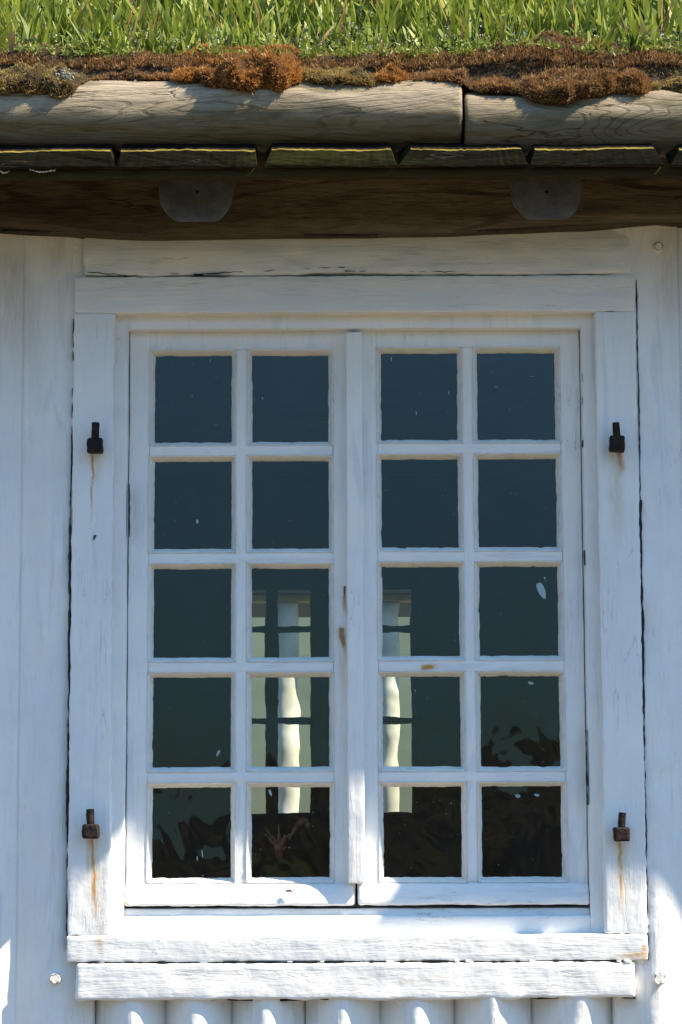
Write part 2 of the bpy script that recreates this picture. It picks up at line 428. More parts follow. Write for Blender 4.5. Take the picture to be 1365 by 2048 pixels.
M['foil'] = NT('torn_foil'); M['foil'] = M['foil'].done(M['foil'].bsdf((.6, .6, .6), .3, None, .5, Metallic=.9))
M['lichen'] = plain('pale_lichen', (.30, .29, .24), 1.0, 200, (.13, .13, .10))
M['leaf_dry'] = plain('dry_red_leaf', (.32, .11, .07), .7, 60, (.22, .10, .06))
M['hull'] = plain('dark_red_bud', (.12, .03, .015), .6, 200)

def plantmat(name, lo, hi, mid, trans=.45, r2=None):
    """leaf: colour runs by random r and along t"""
    n = NT(name); r = n.attr('rnd'); t = n.attr('along')
    c = n.mix(r, lo, hi); 
    if r2: c = n.mix(n.ramp(r, .90, .96), c, r2)
    c = n.mix(n.math('MULTIPLY', t, .5), c, mid)
    d = n.bsdf(c, .5, None, .35)
    tr = n.n('ShaderNodeBsdfTranslucent'); n.l(c, tr.inputs[0])
    mx = n.n('ShaderNodeMixShader'); mx.inputs[0].default_value = trans
    n.l(d.outputs[0], mx.inputs[1]); n.l(tr.outputs[0], mx.inputs[2])
    return n.done(mx)
M['grass'] = plantmat('broad_grass_leaf', (.055, .115, .010), (.29, .36, .038), (.30, .33, .06), .30, (.30, .16, .10))
M['weed'] = plantmat('small_weed_leaf', (.08, .13, .015), (.26, .32, .05), (.30, .34, .09), .35)
M['petal'] = plantmat('white_petal', (.75, .75, .70), (.6, .62, .7), (.8, .8, .75), .3)
M['moss_rust'] = plantmat('rusty_moss', (.11, .040, .011), (.46, .19, .042), (.60, .34, .11), .3)
M['moss_tan'] = plantmat('tan_moss', (.09, .055, .015), (.36, .25, .08), (.50, .38, .15), .3)
M['moss_brown'] = plantmat('brown_moss', (.045, .022, .010), (.27, .13, .042), (.50, .30, .13), .3)
M['moss_green'] = plantmat('olive_moss', (.08, .06, .014), (.38, .27, .08), (.50, .38, .15), .3)
M['soil'] = plain('peaty_soil', (.020, .013, .008), .95, 40, (.04, .024, .011), 1.0)

# ---------------------------------------------------------------- ground, hill, wood
def groundmat():
    n = NT('ground_surface')
    x, y, z = n.xyz()
    near = n.mix(n.ramp(n.noise((2, 2, 2), detail=6, rough=.6), .35, .65), (.15, .11, .06), (.09, .075, .04))
    far = n.mix(n.ramp(n.noise((.3, .3, .3), detail=5), .35, .65), (.035, .05, .015), (.08, .07, .03))
    m1 = n.ramp(n.math('ADD', n.math('MULTIPLY', y, -1.0), n.math('MULTIPLY', n.noise((.5, .5, .5), detail=3), 3)), 13, 16)
    return n.done(n.bsdf(n.mix(m1, near, far), .95, n.bump(n.noise((20, 20, 20), detail=5), .6, .02), .1))
gm = groundmat()
gx = np.linspace(-1, 1, 61); gx = np.sign(gx) * np.abs(gx) ** 2.2 * 600
GX, GY = np.meshgrid(gx, gx, indexing='ij')
gp = np.stack([GX.ravel(), GY.ravel(), np.zeros(GX.size)], 1)
gi = np.arange(GX.size).reshape(61, 61)
gF = np.stack([gi[:-1, :-1].ravel(), gi[1:, :-1].ravel(), gi[1:, 1:].ravel(), gi[:-1, 1:].ravel()], 1)
tag(mesh_obj('ground', gp, gF, gm), kind='structure')
# green hillside behind the house, seen through the far window of the room
hx = np.linspace(-60, 60, 50); hy = np.linspace(14, 90, 40)
HX, HY = np.meshgrid(hx, hy, indexing='ij')
hz = (HY - 14) * .42 + fbm(np.stack([HX.ravel(), HY.ravel(), 0 * HX.ravel()], 1), (.08, .08, 1), 3).reshape(HX.shape) * 1.0 * np.clip((HY - 14) / 10, 0, 1) - .02
hi_ = np.arange(HX.size).reshape(50, 40)
hF = np.stack([hi_[:-1, :-1].ravel(), hi_[1:, :-1].ravel(), hi_[1:, 1:].ravel(), hi_[:-1, 1:].ravel()], 1)
hm = plain('pale_green_slope', (.055, .068, .048), .95, .8, (.04, .05, .036))
tag(mesh_obj('hillside', np.stack([HX.ravel(), HY.ravel(), hz.ravel()], 1), hF, hm), kind='structure')

def leaf_cloud(cent, rad, count, size, rng):
    u = rng.normal(size=(count, 3)); u /= np.linalg.norm(u, axis=1)[:, None]
    p = np.array(cent) + u * np.array(rad) * (rng.random((count, 1)) ** .33)
    a = rng.normal(size=(count, 3)); a /= np.linalg.norm(a, axis=1)[:, None]
    b = np.cross(a, rng.normal(size=(count, 3))); b /= np.linalg.norm(b, axis=1)[:, None]
    s = size * (.6 + rng.random((count, 1)))
    V = np.stack([p - a * s, p + b * s * .5, p + a * s, p - b * s * .5], 1).reshape(-1, 3)
    return V, np.arange(count * 4).reshape(-1, 4)
bx_ = np.linspace(-40, 40, 260); by_ = np.linspace(-52, -26, 40)
BX, BY = np.meshgrid(bx_, by_, indexing='ij'); q3 = np.stack([BX.ravel(), BY.ravel(), 0 * BX.ravel()], 1)
bh = (1.30 + .35 * vn(q3, (.22, .2, 1), 4) + .16 * fbm(q3, (.6, .5, 1), 9, 3)) * np.clip(np.sin(np.clip((by_ + 52) / 26, 0, 1) * math.pi), 0, 1)[None, :].repeat(260, 0).ravel() ** .6 - .03
bi_ = np.arange(BX.size).reshape(260, 40)
bF = np.stack([bi_[:-1, :-1].ravel(), bi_[1:, :-1].ravel(), bi_[1:, 1:].ravel(), bi_[:-1, 1:].ravel()], 1)
tag(mesh_obj('rocky_bank', np.stack([BX.ravel(), BY.ravel(), bh], 1), bF, plain('dark_rock_and_heather', (.004, .005, .005), .95, 1.3, (.060, .042, .020), 1.0)), kind='structure')

# ---------------------------------------------------------------- layout in world units
ZB = PZ(1998, -.09)                        # underside of the sill log
# ---------------- the wall of upright poles
zbase = PZ(1922, -.08)
win = empty('window', (PX(712, -.08), -.08, zbase), 'white two-leaf casement window of twenty panes with flaking paint', 'window'); win['kind'] = 'thing'
wall = empty('log_wall', (0, 0.05, 0), 'white limewashed timber wall of upright rounded poles around the window', 'wall'); wall['kind'] = 'thing'
CR = [105, 265, 390, 535, 685, 840, 985, 1150, 1310]
cx = [PX(c, -.06, 1960) for c in CR]
left = [cx[0] - .172 * k for k in range(1, 14)][::-1]; right = [cx[-1] + .172 * k for k in range(1, 14)]
allx = left + cx + right
zt_beam = PZ(440, -.12)
def pole(i):
    c = allx[i]; l = (allx[i - 1] + c) / 2 if i else c - .086; r_ = (c + allx[i + 1]) / 2 if i < len(allx) - 1 else c + .086
    inside = PX(200, -.08) < c < PX(1200, -.08)
    z0, z1 = 0.0, (PZ(1980, -.08) if inside else zt_beam)
    n = 26; t = np.linspace(-1, 1, n); xs = np.where(t < 0, c + t * (c - l), c + t * (r_ - c))
    full = 0.75 if z1 > 2 else z0
    zs = np.unique(np.concatenate([np.arange(z0, full, .06), np.arange(max(full, 0), z1, .011), [z1]]))
    T, Z = np.meshgrid(t, zs, indexing='ij'); X, _ = np.meshgrid(xs, zs, indexing='ij')
    dep = .085 if inside else .040 if abs(c) > .9 else .030
    dep = dep * np.clip(1.25 - (Z - .9) / .8 , .22, 1)       # caulked flatter under the beam
    crown = (-.060 if not inside else -.084) - (.012 if c > cx[-1] - .01 and c < cx[-1] + .01 else 0)
    Y = crown + dep * (np.abs(T) ** 1.8 if inside else (1 - np.cos(math.pi * T)) / 2)
    p = np.stack([X.ravel(), Y.ravel(), Z.ravel()], 1)
    seed = 40 + (i if inside else 0)
    p[:, 1] += vn(p, (9, 1, 2.2), seed) * (.003 if inside else .007) + fbm(p + seed, (28, 1, 9), seed) * .0022
    p[:, 0] += vn(p, (2, 1, 3.0), seed + 3) * .003 * (1 if inside else 0)
    # knots / drips: a few smooth bulges
    rr = np.random.default_rng(40 + i)
    for _ in range(5):
        kx, kz = c + rr.normal() * .03, rr.uniform(z0, z1)
        p[:, 1] -= .006 * np.exp(-((p[:, 0] - kx) ** 2 / .0007 + (p[:, 2] - kz) ** 2 / .004))
    nz = len(zs); idx = np.arange(n * nz).reshape(n, nz)
    F = np.stack([idx[:-1, :-1].ravel(), idx[1:, :-1].ravel(), idx[1:, 1:].ravel(), idx[:-1, 1:].ravel()], 1)
    # returns at the flanks and the top
    ext = []; nv = len(p); pv = [p]
    for row, rev in ((idx[0], True), (idx[-1], False), (idx[:, -1], False)):
        b = p[row].copy(); b[:, 1] = .10; k = np.arange(len(row)) + nv
        q = np.stack([row[:-1], k[:-1], k[1:], row[1:]], 1); ext.append(q[:, ::-1] if rev else q); pv.append(b); nv += len(b)
    mesh_obj('wall_pole', np.concatenate(pv), np.concatenate([F] + ext), M['pole'], wall)
for i in range(len(allx)): pole(i)
# timber backing between poles and room, with the window opening
wx0, wx1 = PX(240, -.03), PX(1190, -.03); wz0, wz1 = PZ(1840, -.03), PZ(645, -.03)
XL, XR = allx[0] - .2, allx[-1] + .2
bk = [box(XL, wx0, .035, .14, 0, zt_beam, d=.3, amp=0), box(wx1, XR, .035, .14, 0, zt_beam, d=.3, amp=0),
      box(wx0 - .01, wx1 + .01, .037, .138, 0, wz0, d=.3, amp=0), box(wx0 - .01, wx1 + .01, .037, .138, wz1, zt_beam, d=.3, amp=0)]
mesh_obj('backing', *join(bk), M['room'], wall)
# header log above the casing, sill log below it
def hdr(p):
    q = p.copy(); w = vn(p, (5, 1, 1), 77) * .004 + vn(p, (18, 1, 1), 78) * .0018
    lowz = PZ(545, -.07)
    q[:, 2] += w * np.clip(1 - (p[:, 2] - lowz) / .04, 0, 1)
    q[:, 1] += np.clip((p[:, 2] - PZ(505, -.07)) / .05, 0, 1) * .012 + vn(p, (3, 1, 14), 79) * .003
    return q
mesh_obj('header_log', *box(PX(170, -.07, 505), PX(1260, -.07, 505), -.078, .03, PZ(548, -.078), PZ(455, -.07), r=.006, d=.009, amp=.0036, sc=(9, 18, 22), edge=.0012, seed=21, shape=hdr), M['hlog'], wall)
mesh_obj('header_end_block', *box(PX(1262, -.06, 505), PX(1292, -.06, 505), -.060, .03, PZ(560, -.06), PZ(455, -.06), r=.014, d=.009, amp=.003, sc=(30, 30, 30), seed=22), M['hlog'], wall)
mesh_obj('header_end_block', *box(PX(140, -.06, 505), PX(168, -.06, 505), -.058, .03, PZ(552, -.06), PZ(455, -.06), r=.012, d=.009, amp=.003, sc=(30, 30, 30), seed=23), M['hlog'], wall)
def sl(p):
    q = p.copy(); z0, z1 = PZ(1998, -.09), PZ(1924, -.09)
    q[:, 2] += (vn(p, (4, 1, 1), 91) * .0022 + vn(p, (22, 1, 1), 92) * .0015) * np.clip(1 - (p[:, 2] - z0) / .04, 0, 1)
    for kx, a in ((1012, .003), (420, .003), (760, .003)):     # knots that swell the lower edge
        X = PX(kx, -.09); g = np.exp(-((p[:, 0] - X) / .03) ** 2) * np.clip(1 - (p[:, 2] - z0) / .05, 0, 1)
        q[:, 1] -= g * a; q[:, 2] -= g * a * .35
    return q
mesh_obj('sill_log', *box(PX(152, -.09, 1960), PX(1271, -.09, 1960), -.092, .03, PZ(1998, -.09), PZ(1926, -.09), r=.007, d=.008, amp=.0017, sc=(14, 24, 26), edge=.0014, seed=31, shape=sl), M['hlog'], wall)
# wooden pegs
def peg(px, py, r, Y):
    c = P(px, py, Y)
    mesh_obj('peg', *log((c[0], Y + .05, c[2]), (c[0], Y, c[2]), r, d=.01, na=20, amp=.0006, big=.0008, cap=.004), M['putty'], wall)
peg(110, 1958, .0125, -.078); peg(1318, 493, .0125, -.085); peg(1321, 1957, .015, -.092)
# dark open joints where caulk has fallen out
M['gap'] = plain('dark_open_joint', (.03, .028, .025), .95, 60)
def joint(path, parent, seed, w=.003, depth=.02, cover=.7, fr=9.0, wander=.0012):
    rng = np.random.default_rng(seed); path = [np.array(q, float) for q in path]; V, F = [], []
    seg = [np.linalg.norm(b - a) for a, b in zip(path, path[1:])]; tot = sum(seg); n = max(8, int(tot / .0035))
    C = []
    for k in range(n + 1):
        t = k / n * tot; i = 0
        while i < len(seg) - 1 and t > seg[i]: t -= seg[i]; i += 1
        C.append(path[i] + (path[i + 1] - path[i]) * min(1, t / seg[i]))
    C = np.array(C); horiz = abs(C[-1, 0] - C[0, 0]) > abs(C[-1, 2] - C[0, 2])
    q = np.stack([np.arange(n + 1) / n * tot, np.full(n + 1, seed * 1.37), np.zeros(n + 1)], 1)
    ww = np.clip((vn(q, (fr, 1, 1), seed) + fbm(q, (fr * 5, 1, 1), seed + 1) * .7) * .8 + cover, 0, 1.6) * w * .5
    wd = vn(q, (fr * .8, 1, 1), seed + 5) * wander + vn(q, (fr * 9, 1, 1), seed + 6) * wander * .5
    a = 2 if horiz else 0
    for k in range(n + 1):
        for sgn, dy in ((-1, depth), (-1, 0), (1, 0), (1, depth)):
            v = C[k].copy(); v[a] += wd[k] + sgn * max(ww[k], .00001); v[1] += dy; V.append(v)
    for k in range(n):
        if ww[k] <= 0 and ww[k + 1] <= 0: continue
        for j in range(3): F.append([k * 4 + j, k * 4 + 4 + j, k * 4 + 5 + j, k * 4 + 1 + j])
    return mesh_obj('open_joint', V, np.array(F), M['gap'], parent, smooth=False)
def jl(pts, Y): return [P(a, b, Y) for a, b in pts]
joint(jl([(148, 560), (146, 760), (141, 1000)], -.074), wall, 1, .003, cover=.1)
joint(jl([(141, 1000), (139, 1300), (136, 1600), (134, 1900)], -.075), wall, 2, .0055, cover=.65)
joint(jl([(1273, 560), (1278, 800), (1281, 1000)], -.077), wall, 3, .003, cover=.35)
joint(jl([(1281, 1000), (1286, 1300), (1291, 1600), (1297, 1920)], -.078), wall, 4, .0055, cover=.75)
joint(jl([(175, 546), (230, 549), (255, 553), (330, 548), (420, 544), (560, 540), (690, 536)], -.0800), wall, 5, .0022, cover=.3, wander=.003)
joint(jl([(690, 541), (860, 545), (1050, 540), (1255, 541)], -.0800), wall, 6, .0018, cover=-.05, wander=.0025)
joint(jl([(150, 1925), (700, 1924), (1288, 1923)], -.089), wall, 7, .0028, cover=.05)
joint(jl([(160, 2001), (720, 1998), (1272, 1996)], -.070), wall, 8, .007, cover=.0, fr=5)
joint(jl([(0, 462), (300, 465), (690, 470), (1000, 458), (1365, 440)], -.110), wall, 9, .003, cover=.2)
joint(jl([(250, 1813), (1180, 1812)], -.026), win, 10, .003, cover=.8)
joint(jl([(258, 930), (258, 1100)], -.047), win, 11, .002, cover=-.1)
joint(jl([(1165, 740), (1166, 900)], -.047), win, 12, .002, cover=-.2)
joint(jl([(1170, 1100), (1171, 1130)], -.047), win, 13, .003, cover=.2)
joint(jl([(1173, 1460), (1176, 1610)], -.047), win, 14, .0035, cover=.5)
# crumbs of caulk along the joints
def caulk(pts, parent, name='caulk', seed=1, w=.006):
    rng = np.random.default_rng(seed); pr = []
    for (a, b, n) in pts:
        for k in range(n):
            t = rng.random(); c = np.array(a) * (1 - t) + np.array(b) * t
            s = w * (.4 + rng.random()); L = w * (.8 + 2.2 * rng.random())
            horiz = abs(b[0] - a[0]) > abs(b[2] - a[2])
            hx_, hz_ = (L, s) if horiz else (s * .7, L)
            c = c + rng.normal(size=3) * (.0012, .001, .0012)
            pr.append(box(c[0] - hx_ / 2, c[0] + hx_ / 2, c[1] - .003, c[1] + .01, c[2] - hz_ / 2, c[2] + hz_ / 2, r=s * .3, d=.01, amp=.001, sc=(200, 200, 200), seed=int(rng.integers(999))))
    o = mesh_obj(name, *join(pr), M['putty'], parent); tag(o, kind='stuff'); return o
caulk([(P(150, 1924, -.078), P(1285, 1923, -.088), 14), (P(172, 548, -.062), P(1262, 541, -.062), 45),
       (P(143, 1000, -.055), P(140, 1900, -.055), 34), (P(1291, 1300, -.062), P(1292, 1600, -.062), 16), (P(1278, 620, -.06), P(1280, 1300, -.06), 12),
       (P(150, 560, -.055), P(144, 1000, -.055), 16)], wall, seed=5)

# ---------------------------------------------------------------- the window
JT = PZ(624, YC)
def edgej(p):
    return p
mesh_obj('casing_board', *box(PX(150, YC, 590), PX(1270, YC, 590), YC - .001, .03, JT - .0002, PZ(552, YC), r=.0025, d=.009, amp=.0012, sc=(14, 40, 40), edge=.0014, seed=51), M['cross'], win)
mesh_obj('casing_board', *box(PX(142, YC, 1200), PX(225, YC, 1200), YC, .03, PZ(1869, YC), JT, r=.004, d=.009, amp=.0010, sc=(40, 40, 14), edge=.0018, seed=52), M['jamb'], win)
mesh_obj('casing_board', *box(PX(1200, YC, 1200), PX(1283, YC, 1200), YC, .03, PZ(1869, YC), JT, r=.004, d=.009, amp=.0010, sc=(40, 40, 14), edge=.0018, seed=53), M['jamb'], win)
mesh_obj('casing_board', *box(PX(134, YC, 1900), PX(1296, YC, 1900), YC - .006, .03, PZ(1922, YC), PZ(1870, YC), r=.004, d=.009, amp=.0009, sc=(12, 30, 30), edge=.0010, seed=54), M['cross'], win)
# inner frame, one step back
YF = -.045
fx0, fx1 = PX(225, YF, 1200), PX(1201, YF, 1200)
sx0, sx1 = PX(252, YF, 1200), PX(1172, YF, 1200)
fzt, szt = PZ(626, YF), PZ(657, YF); fzb, szb = PZ(1871, YF), PZ(1832, YF)
mesh_obj('frame', *join([
    box(fx0 - .01, sx0, YF, .035, fzb, fzt, r=.003, d=.010, amp=.0007, sc=(40, 40, 12), seed=61),
    box(sx1, fx1 + .01, YF, .035, fzb, fzt, r=.003, d=.010, amp=.0007, sc=(40, 40, 12), seed=62),
    box(sx0 - .002, sx1 + .002, YF + .0015, .035, szt, fzt + .01, r=.003, d=.010, amp=.0007, sc=(12, 40, 40), seed=63)]), M['jamb'], win)
def slope(p):
    q = p.copy(); top = szb
    k = (p[:, 2] > top - .012); q[k, 2] += 0
    return q
mesh_obj('frame_sill', *join([
    box(sx0 - .002, sx1 + .002, YF + .001, .035, fzb, szb, r=.006, d=.009, amp=.0012, sc=(14, 40, 40), seed=64),
    box(sx0 - .001, sx1 + .001, -.022, .034, szb - .004, PZ(1816, -.022), r=.004, d=.009, amp=.0010, sc=(14, 40, 40), seed=65)]), M['cross'], win)

YS, YG = -.012, .012
COLS = [(308, 463), (504.5, 658.5), (765, 919), (959.5, 1116.5)]   # glass edges at mid height
def gx_(px): return PX(px, YG, 1230)
rowsL = [(712, 885), (923, 1098), (1138, 1315), (1355, 1534), (1575, 1755)]
rowsR = [(707, 880), (919, 1095), (1134, 1312), (1353, 1533), (1573, 1754)]
mull = (PX(694.5, -.05, 1220), PX(727.5, -.05, 1220))
flaws = {(3, 2): [(1083, 1180, .0085, .020, -22), (1090, 1156, .002, .003, 0)], (0, 3): [(437, 1506, .0028, .008, 25)],
         (1, 4): [(541, 1585, .003, .008, -20)], (3, 3): [(1062, 1366, .007, .0035, 15)],
         (2, 0): [(783, 718, .0011, .006, 0), (898, 786, .0011, .005, 0), (833, 826, .0010, .005, 0)],
         (0, 0): [(421, 721, .0011, .004, 0), (385, 792, .0008, .003, 0)], (1, 0): [(526, 797, .0010, .004, 0)],
         (3, 0): [(993, 774, .005, .0008, 0), (1065, 753, .004, .0008, 0)], (0, 1): [(395, 1043, .003, .005, 0)],
         (1, 2): [(572, 1247, .004, .0013, 0)], (3, 4): [(1036, 1592, .006, .0040, 10), (1074, 1590, .006, .0030, 10)],
         (0, 4): [(395, 1717, .0012, .006, 0), (405, 1707, .001, .009, -8)], (2, 3): [(831, 1381, .0014, .002, 0)]}
def disc(px, py, a, b, rot, Y, ring=False):
    c = P(px, py, Y); n = 20; V = []; th = R(rot)
    for j in range(n):
        t = 2 * math.pi * j / n; u, v = a * math.cos(t), b * math.sin(t) * (1 + .15 * math.sin(3 * t))
        V.append((c[0] + u * math.cos(th) + v * math.sin(th), Y, c[2] - u * math.sin(th) + v * math.cos(th)))
    V2 = [(x, Y - .0006, z) for x, y, z in V]
    V = V2 + V
    F = [list(range(n))[::-1]] + [[j, (j + 1) % n, n + (j + 1) % n, n + j] for j in range(n)]
    return V, F
def putty(x0, x1, z0, z1, seed):
    """bevelled fillet round one pane, its inner edge hand-cut"""
    w = .0115; rng = np.random.default_rng(seed)
    ring = []; n_x, n_z = 36, 40
    for k in range(n_x): ring.append((k / n_x, 0, 0))
    for k in range(n_z): ring.append((1, k / n_z, 1))
    for k in range(n_x): ring.append((1 - k / n_x, 1, 2))
    for k in range(n_z): ring.append((0, 1 - k / n_z, 3))
    u = np.array(ring); m = len(u)
    IX = x0 + u[:, 0] * (x1 - x0); IZ = z0 + u[:, 1] * (z1 - z0)
    OX = (x0 - w) + u[:, 0] * (x1 - x0 + 2 * w); OZ = (z0 - w) + u[:, 1] * (z1 - z0 + 2 * w)
    side = u[:, 2]
    ip = np.stack([IX, 0 * IX, IZ], 1); jit = fbm(ip, (30, 1, 30), seed) * .0008 + vn(ip, (160, 1, 160), seed + 2) * .0005
    chip = np.clip(vn(ip, (60, 1, 60), seed + 4) - .62, 0, 1) * .006
    inw = np.where(side == 0, 1, np.where(side == 2, -1, 0)); inx = np.where(side == 3, 1, np.where(side == 1, -1, 0))
    prof = [(0.0, YG + .004, 1.0), (0.0, YG - .002, 1.0), (.30, YG - .009, .8), (.7, YS + .003, .5), (1.0, YS - .0016, .4), (1.12, YS + .004, .3)]
    V = []
    for f, Y, jw in prof:
        X = IX * (1 - f) + OX * f + (jit - chip) * inx * jw; Z = IZ * (1 - f) + OZ * f + (jit - chip) * inw * jw
        yy = Y + fbm(np.stack([X, 0 * X, Z], 1), (70, 1, 70), seed + 7) * .0007
        V.append(np.stack([X, yy, Z], 1))
    V = np.concatenate(V); F = []
    for a in range(len(prof) - 1):
        i = np.arange(m); j = (i + 1) % m
        F.append(np.stack([a * m + i, (a + 1) * m + i, (a + 1) * m + j, a * m + j], 1))
    return V, np.concatenate(F)
pane_no = 0
for s_i, (c0, c1, rows, X0, X1) in enumerate(((0, 1, rowsL, sx0 + .002, (mull[0] + mull[1]) / 2 - .0025), (2, 3, rowsR, (mull[0] + mull[1]) / 2 + .0025, sx1 - .002))):
    pz = (712, 1100)[s_i]
    zr = [(PZ(b, YG, (485, 940)[s_i]), PZ(a, YG, (485, 940)[s_i])) for a, b in rows]
    xc = [(gx_(COLS[c][0]), gx_(COLS[c][1])) for c in (c0, c1)]
    w = .0105
    ztop = PZ(661, YS); zbot = PZ(1812, YS)
    sd_ = 70 + s_i * 10
    bars = [box(X0, xc[0][0] - w, YS, .03, zbot, ztop, r=.003, d=.010, amp=.0008, sc=(40, 40, 12), edge=.0006, seed=sd_),
            box(xc[1][1] + w, X1, YS, .03, zbot, ztop, r=.003, d=.010, amp=.0008, sc=(40, 40, 12), edge=.0006, seed=sd_ + 1),
            box(xc[0][0] - w - .001, xc[1][1] + w + .001, YS + .0012, .029, zr[0][1] + w, ztop - .001, r=.003, d=.010, amp=.0008, sc=(12, 40, 40), seed=sd_ + 2),
            box(xc[0][0] - w - .001, xc[1][1] + w + .001, YS + .0012, .029, zbot + .001, zr[4][0] - w, r=.003, d=.010, amp=.0008, sc=(12, 40, 40), seed=sd_ + 3)]
    sash = mesh_obj('sash', *join(bars), M['sash'], win)
    mesh_obj('muntin', *box(xc[0][1] + w, xc[1][0] - w, YS + .0010, .028, zr[4][0] - w, zr[0][1] + w, r=.003, d=.009, amp=.0008, sc=(40, 40, 12), seed=sd_ + 4), M['sash'], sash)
    for k in range(4):
        mesh_obj('muntin', *box(xc[0][0] - w, xc[1][1] + w, YS + .0004, .027, zr[k + 1][1] + w, zr[k][0] - w, r=.003, d=.009, amp=.0008, sc=(12, 40, 40), seed=sd_ + 5 + k), M['bar'], sash)
    zd0, zd1 = PZ(1811, -.034), PZ(1768, -.034)
    def rail(p, zd0=zd0, zd1=zd1):
        q = p.copy(); t = np.clip((p[:, 2] - zd0) / (zd1 - zd0), 0, 1); k = p[:, 1] < -.005
        q[k, 1] += (t[k] ** 1.6) * .016
        return q
    mesh_obj('drip_rail', *box(X0 + (.002 if s_i else -.001), X1 - (.003 if not s_i else -.001), -.036, .0, zd0, zd1, r=.006, d=.008, amp=.0012, sc=(18, 40, 40), edge=.0008, seed=sd_ + 9, shape=rail), M['drip'], sash)
    for ci, c in enumerate((c0, c1)):
        for k in range(5):
            (x0, x1), (z0, z1) = xc[ci], zr[k]
            pane_no += 1; rng = np.random.default_rng(200 + pane_no)
            mesh_obj('putty', *putty(x0, x1, z0, z1, 300 + pane_no * 3), M['putty'], sash)
            # pane: slightly out of true, so every pane mirrors its own piece of the world
            tx, tz = rng.normal() * .008, rng.normal() * .006
            def tilt(p, cx_=(x0 + x1) / 2, cz_=(z0 + z1) / 2, tx=tx, tz=tz):
                q = p.copy(); q[:, 1] += (p[:, 0] - cx_) * tx + (p[:, 2] - cz_) * tz; return q
            g = box(x0 - .006, x1 + .006, YG, YG + .003, z0 - .006, z1 + .006, r=.0002, d=.2, amp=0, shape=tilt)
            pn = mesh_obj('pane', g[0], g[1], M['glass'], sash, smooth=False)
            for (fx, fy, a, b, ro) in flaws.get((c, k), ()):
                V, F = disc(fx, fy, a, b, ro, YG - .0015)
                o = mesh_obj('glass_flaw', V, F, M['mark'], sash, smooth=False)
mesh_obj('centre_bar', *box(mull[0], mull[1], -.050, .0, PZ(1767, -.05), PZ(664, -.05), r=.003, d=.008, amp=.0008, sc=(50, 50, 10), edge=.0007, seed=99), M['jamb'], win)

# pintles that once carried shutters
def pintle(px, yt, ym, yb, wpin, wnut, seed):
    yy = YC - .030
    c = PX(px, yy, ym); zt, zm, zb = PZ(yt, yy, px), PZ(ym, yy, px), PZ(yb, yy, px)
    lean = np.random.default_rng(seed).normal() * .002
    pin = log((c, yy, zm - .004), (c + lean, yy, zt), wpin / 2, d=.006, na=16, amp=.0009, sc=(90, 90, 90), big=0, cap=.002, seed=seed)
    nut = box(c - wnut / 2, c + wnut / 2, yy - wnut * .45, yy + wnut * .45, zb, zm, r=.005, d=.006, amp=.0014, sc=(70, 70, 70), seed=seed + 1)
    o = mesh_obj('pintle', *pin, M['rust'], win)
    mesh_obj('collar', *nut, M['rust'], o)
    mesh_obj('shank', *log((c, yy + .008, (zb + zm) / 2), (c, YC + .02, (zb + zm) / 2), .009, d=.01, na=14, amp=.0006, big=0, cap=.002, seed=seed + 2), M['rust'], o)
pintle(191, 845, 877, 907, .018, .035, 1); pintle(1234, 845, 873, 904, .017, .035, 5)
pintle(182, 1618, 1648, 1677, .018, .037, 9); pintle(1243, 1625, 1654, 1683, .017, .036, 13)
# ---------------------------------------------------------------- room behind the window
room = empty('room', (0, 1.8, 0), 'dark room seen through the glass', 'room')
YB = 3.4
def pb(px, py): return P(px, py, YB)
bx0, bx1 = pb(478, 1300)[0], pb(838, 1300)[0]; bz0, bz1 = pb(600, 1640)[2], pb(600, 1168)[2]
mesh_obj('back_wall', *join([box(-2.4, bx0, YB, YB + .15, 0, 2.7, d=.5, amp=0), box(bx1, 2.4, YB, YB + .15, 0, 2.7, d=.5, amp=0),
    box(bx0 - .01, bx1 + .01, YB + .002, YB + .148, 0, bz0, d=.5, amp=0), box(bx0 - .01, bx1 + .01, YB + .002, YB + .148, bz1, 2.7, d=.5, amp=0)]), M['room'], room)
mesh_obj('side_wall', *box(-2.5, -2.4, .10, 3.6, 0, 2.7, d=.5, amp=0), M['room'], room)
mesh_obj('side_wall', *box(2.4, 2.5, .10, 3.6, 0, 2.7, d=.5, amp=0), M['room'], room)
mesh_obj('ceiling', *box(-2.5, 2.5, .10, 3.6, 2.70, 2.76, d=.5, amp=0), M['room'], room)
mesh_obj('room_floor', *box(-2.5, 2.5, .13, 3.6, .30, .36, d=.5, amp=0), M['room'], room)
room['kind'] = 'structure'
bw = empty('far_window', ((bx0 + bx1) / 2, YB, bz0), 'small window in the far wall of the room, seen through the panes', 'window'); bw['kind'] = 'thing'
def bb(x0, y0, x1, y1, Y0=YB + .02, Y1=YB + .07):
    a, b = pb(x0, y1), pb(x1, y0); return box(a[0], b[0], Y0, Y1, a[2], b[2], r=.003, d=.02, amp=.004, sc=(14, 14, 14), edge=.002)
mesh_obj('frame', *join([bb(470, 1160, 492, 1650), bb(826, 1160, 848, 1650), bb(470, 1160, 848, 1180, YB + .021, YB + .069), bb(470, 1626, 848, 1650, YB + .021, YB + .069)]), M['darkframe'], bw)
mesh_obj('centre_post', *bb(622, 1165, 700, 1645, YB + .01, YB + .08), M['darkframe'], bw)
for x0, x1 in ((531, 556), (752, 762)): mesh_obj('muntin', *bb(x0, 1165, x1, 1645, YB + .024, YB + .062), M['darkframe'], bw)
for y0, y1 in ((1250, 1264), (1434, 1448)): mesh_obj('muntin', *bb(480, y0, 838, y1, YB + .026, YB + .060), M['darkframe'], bw)
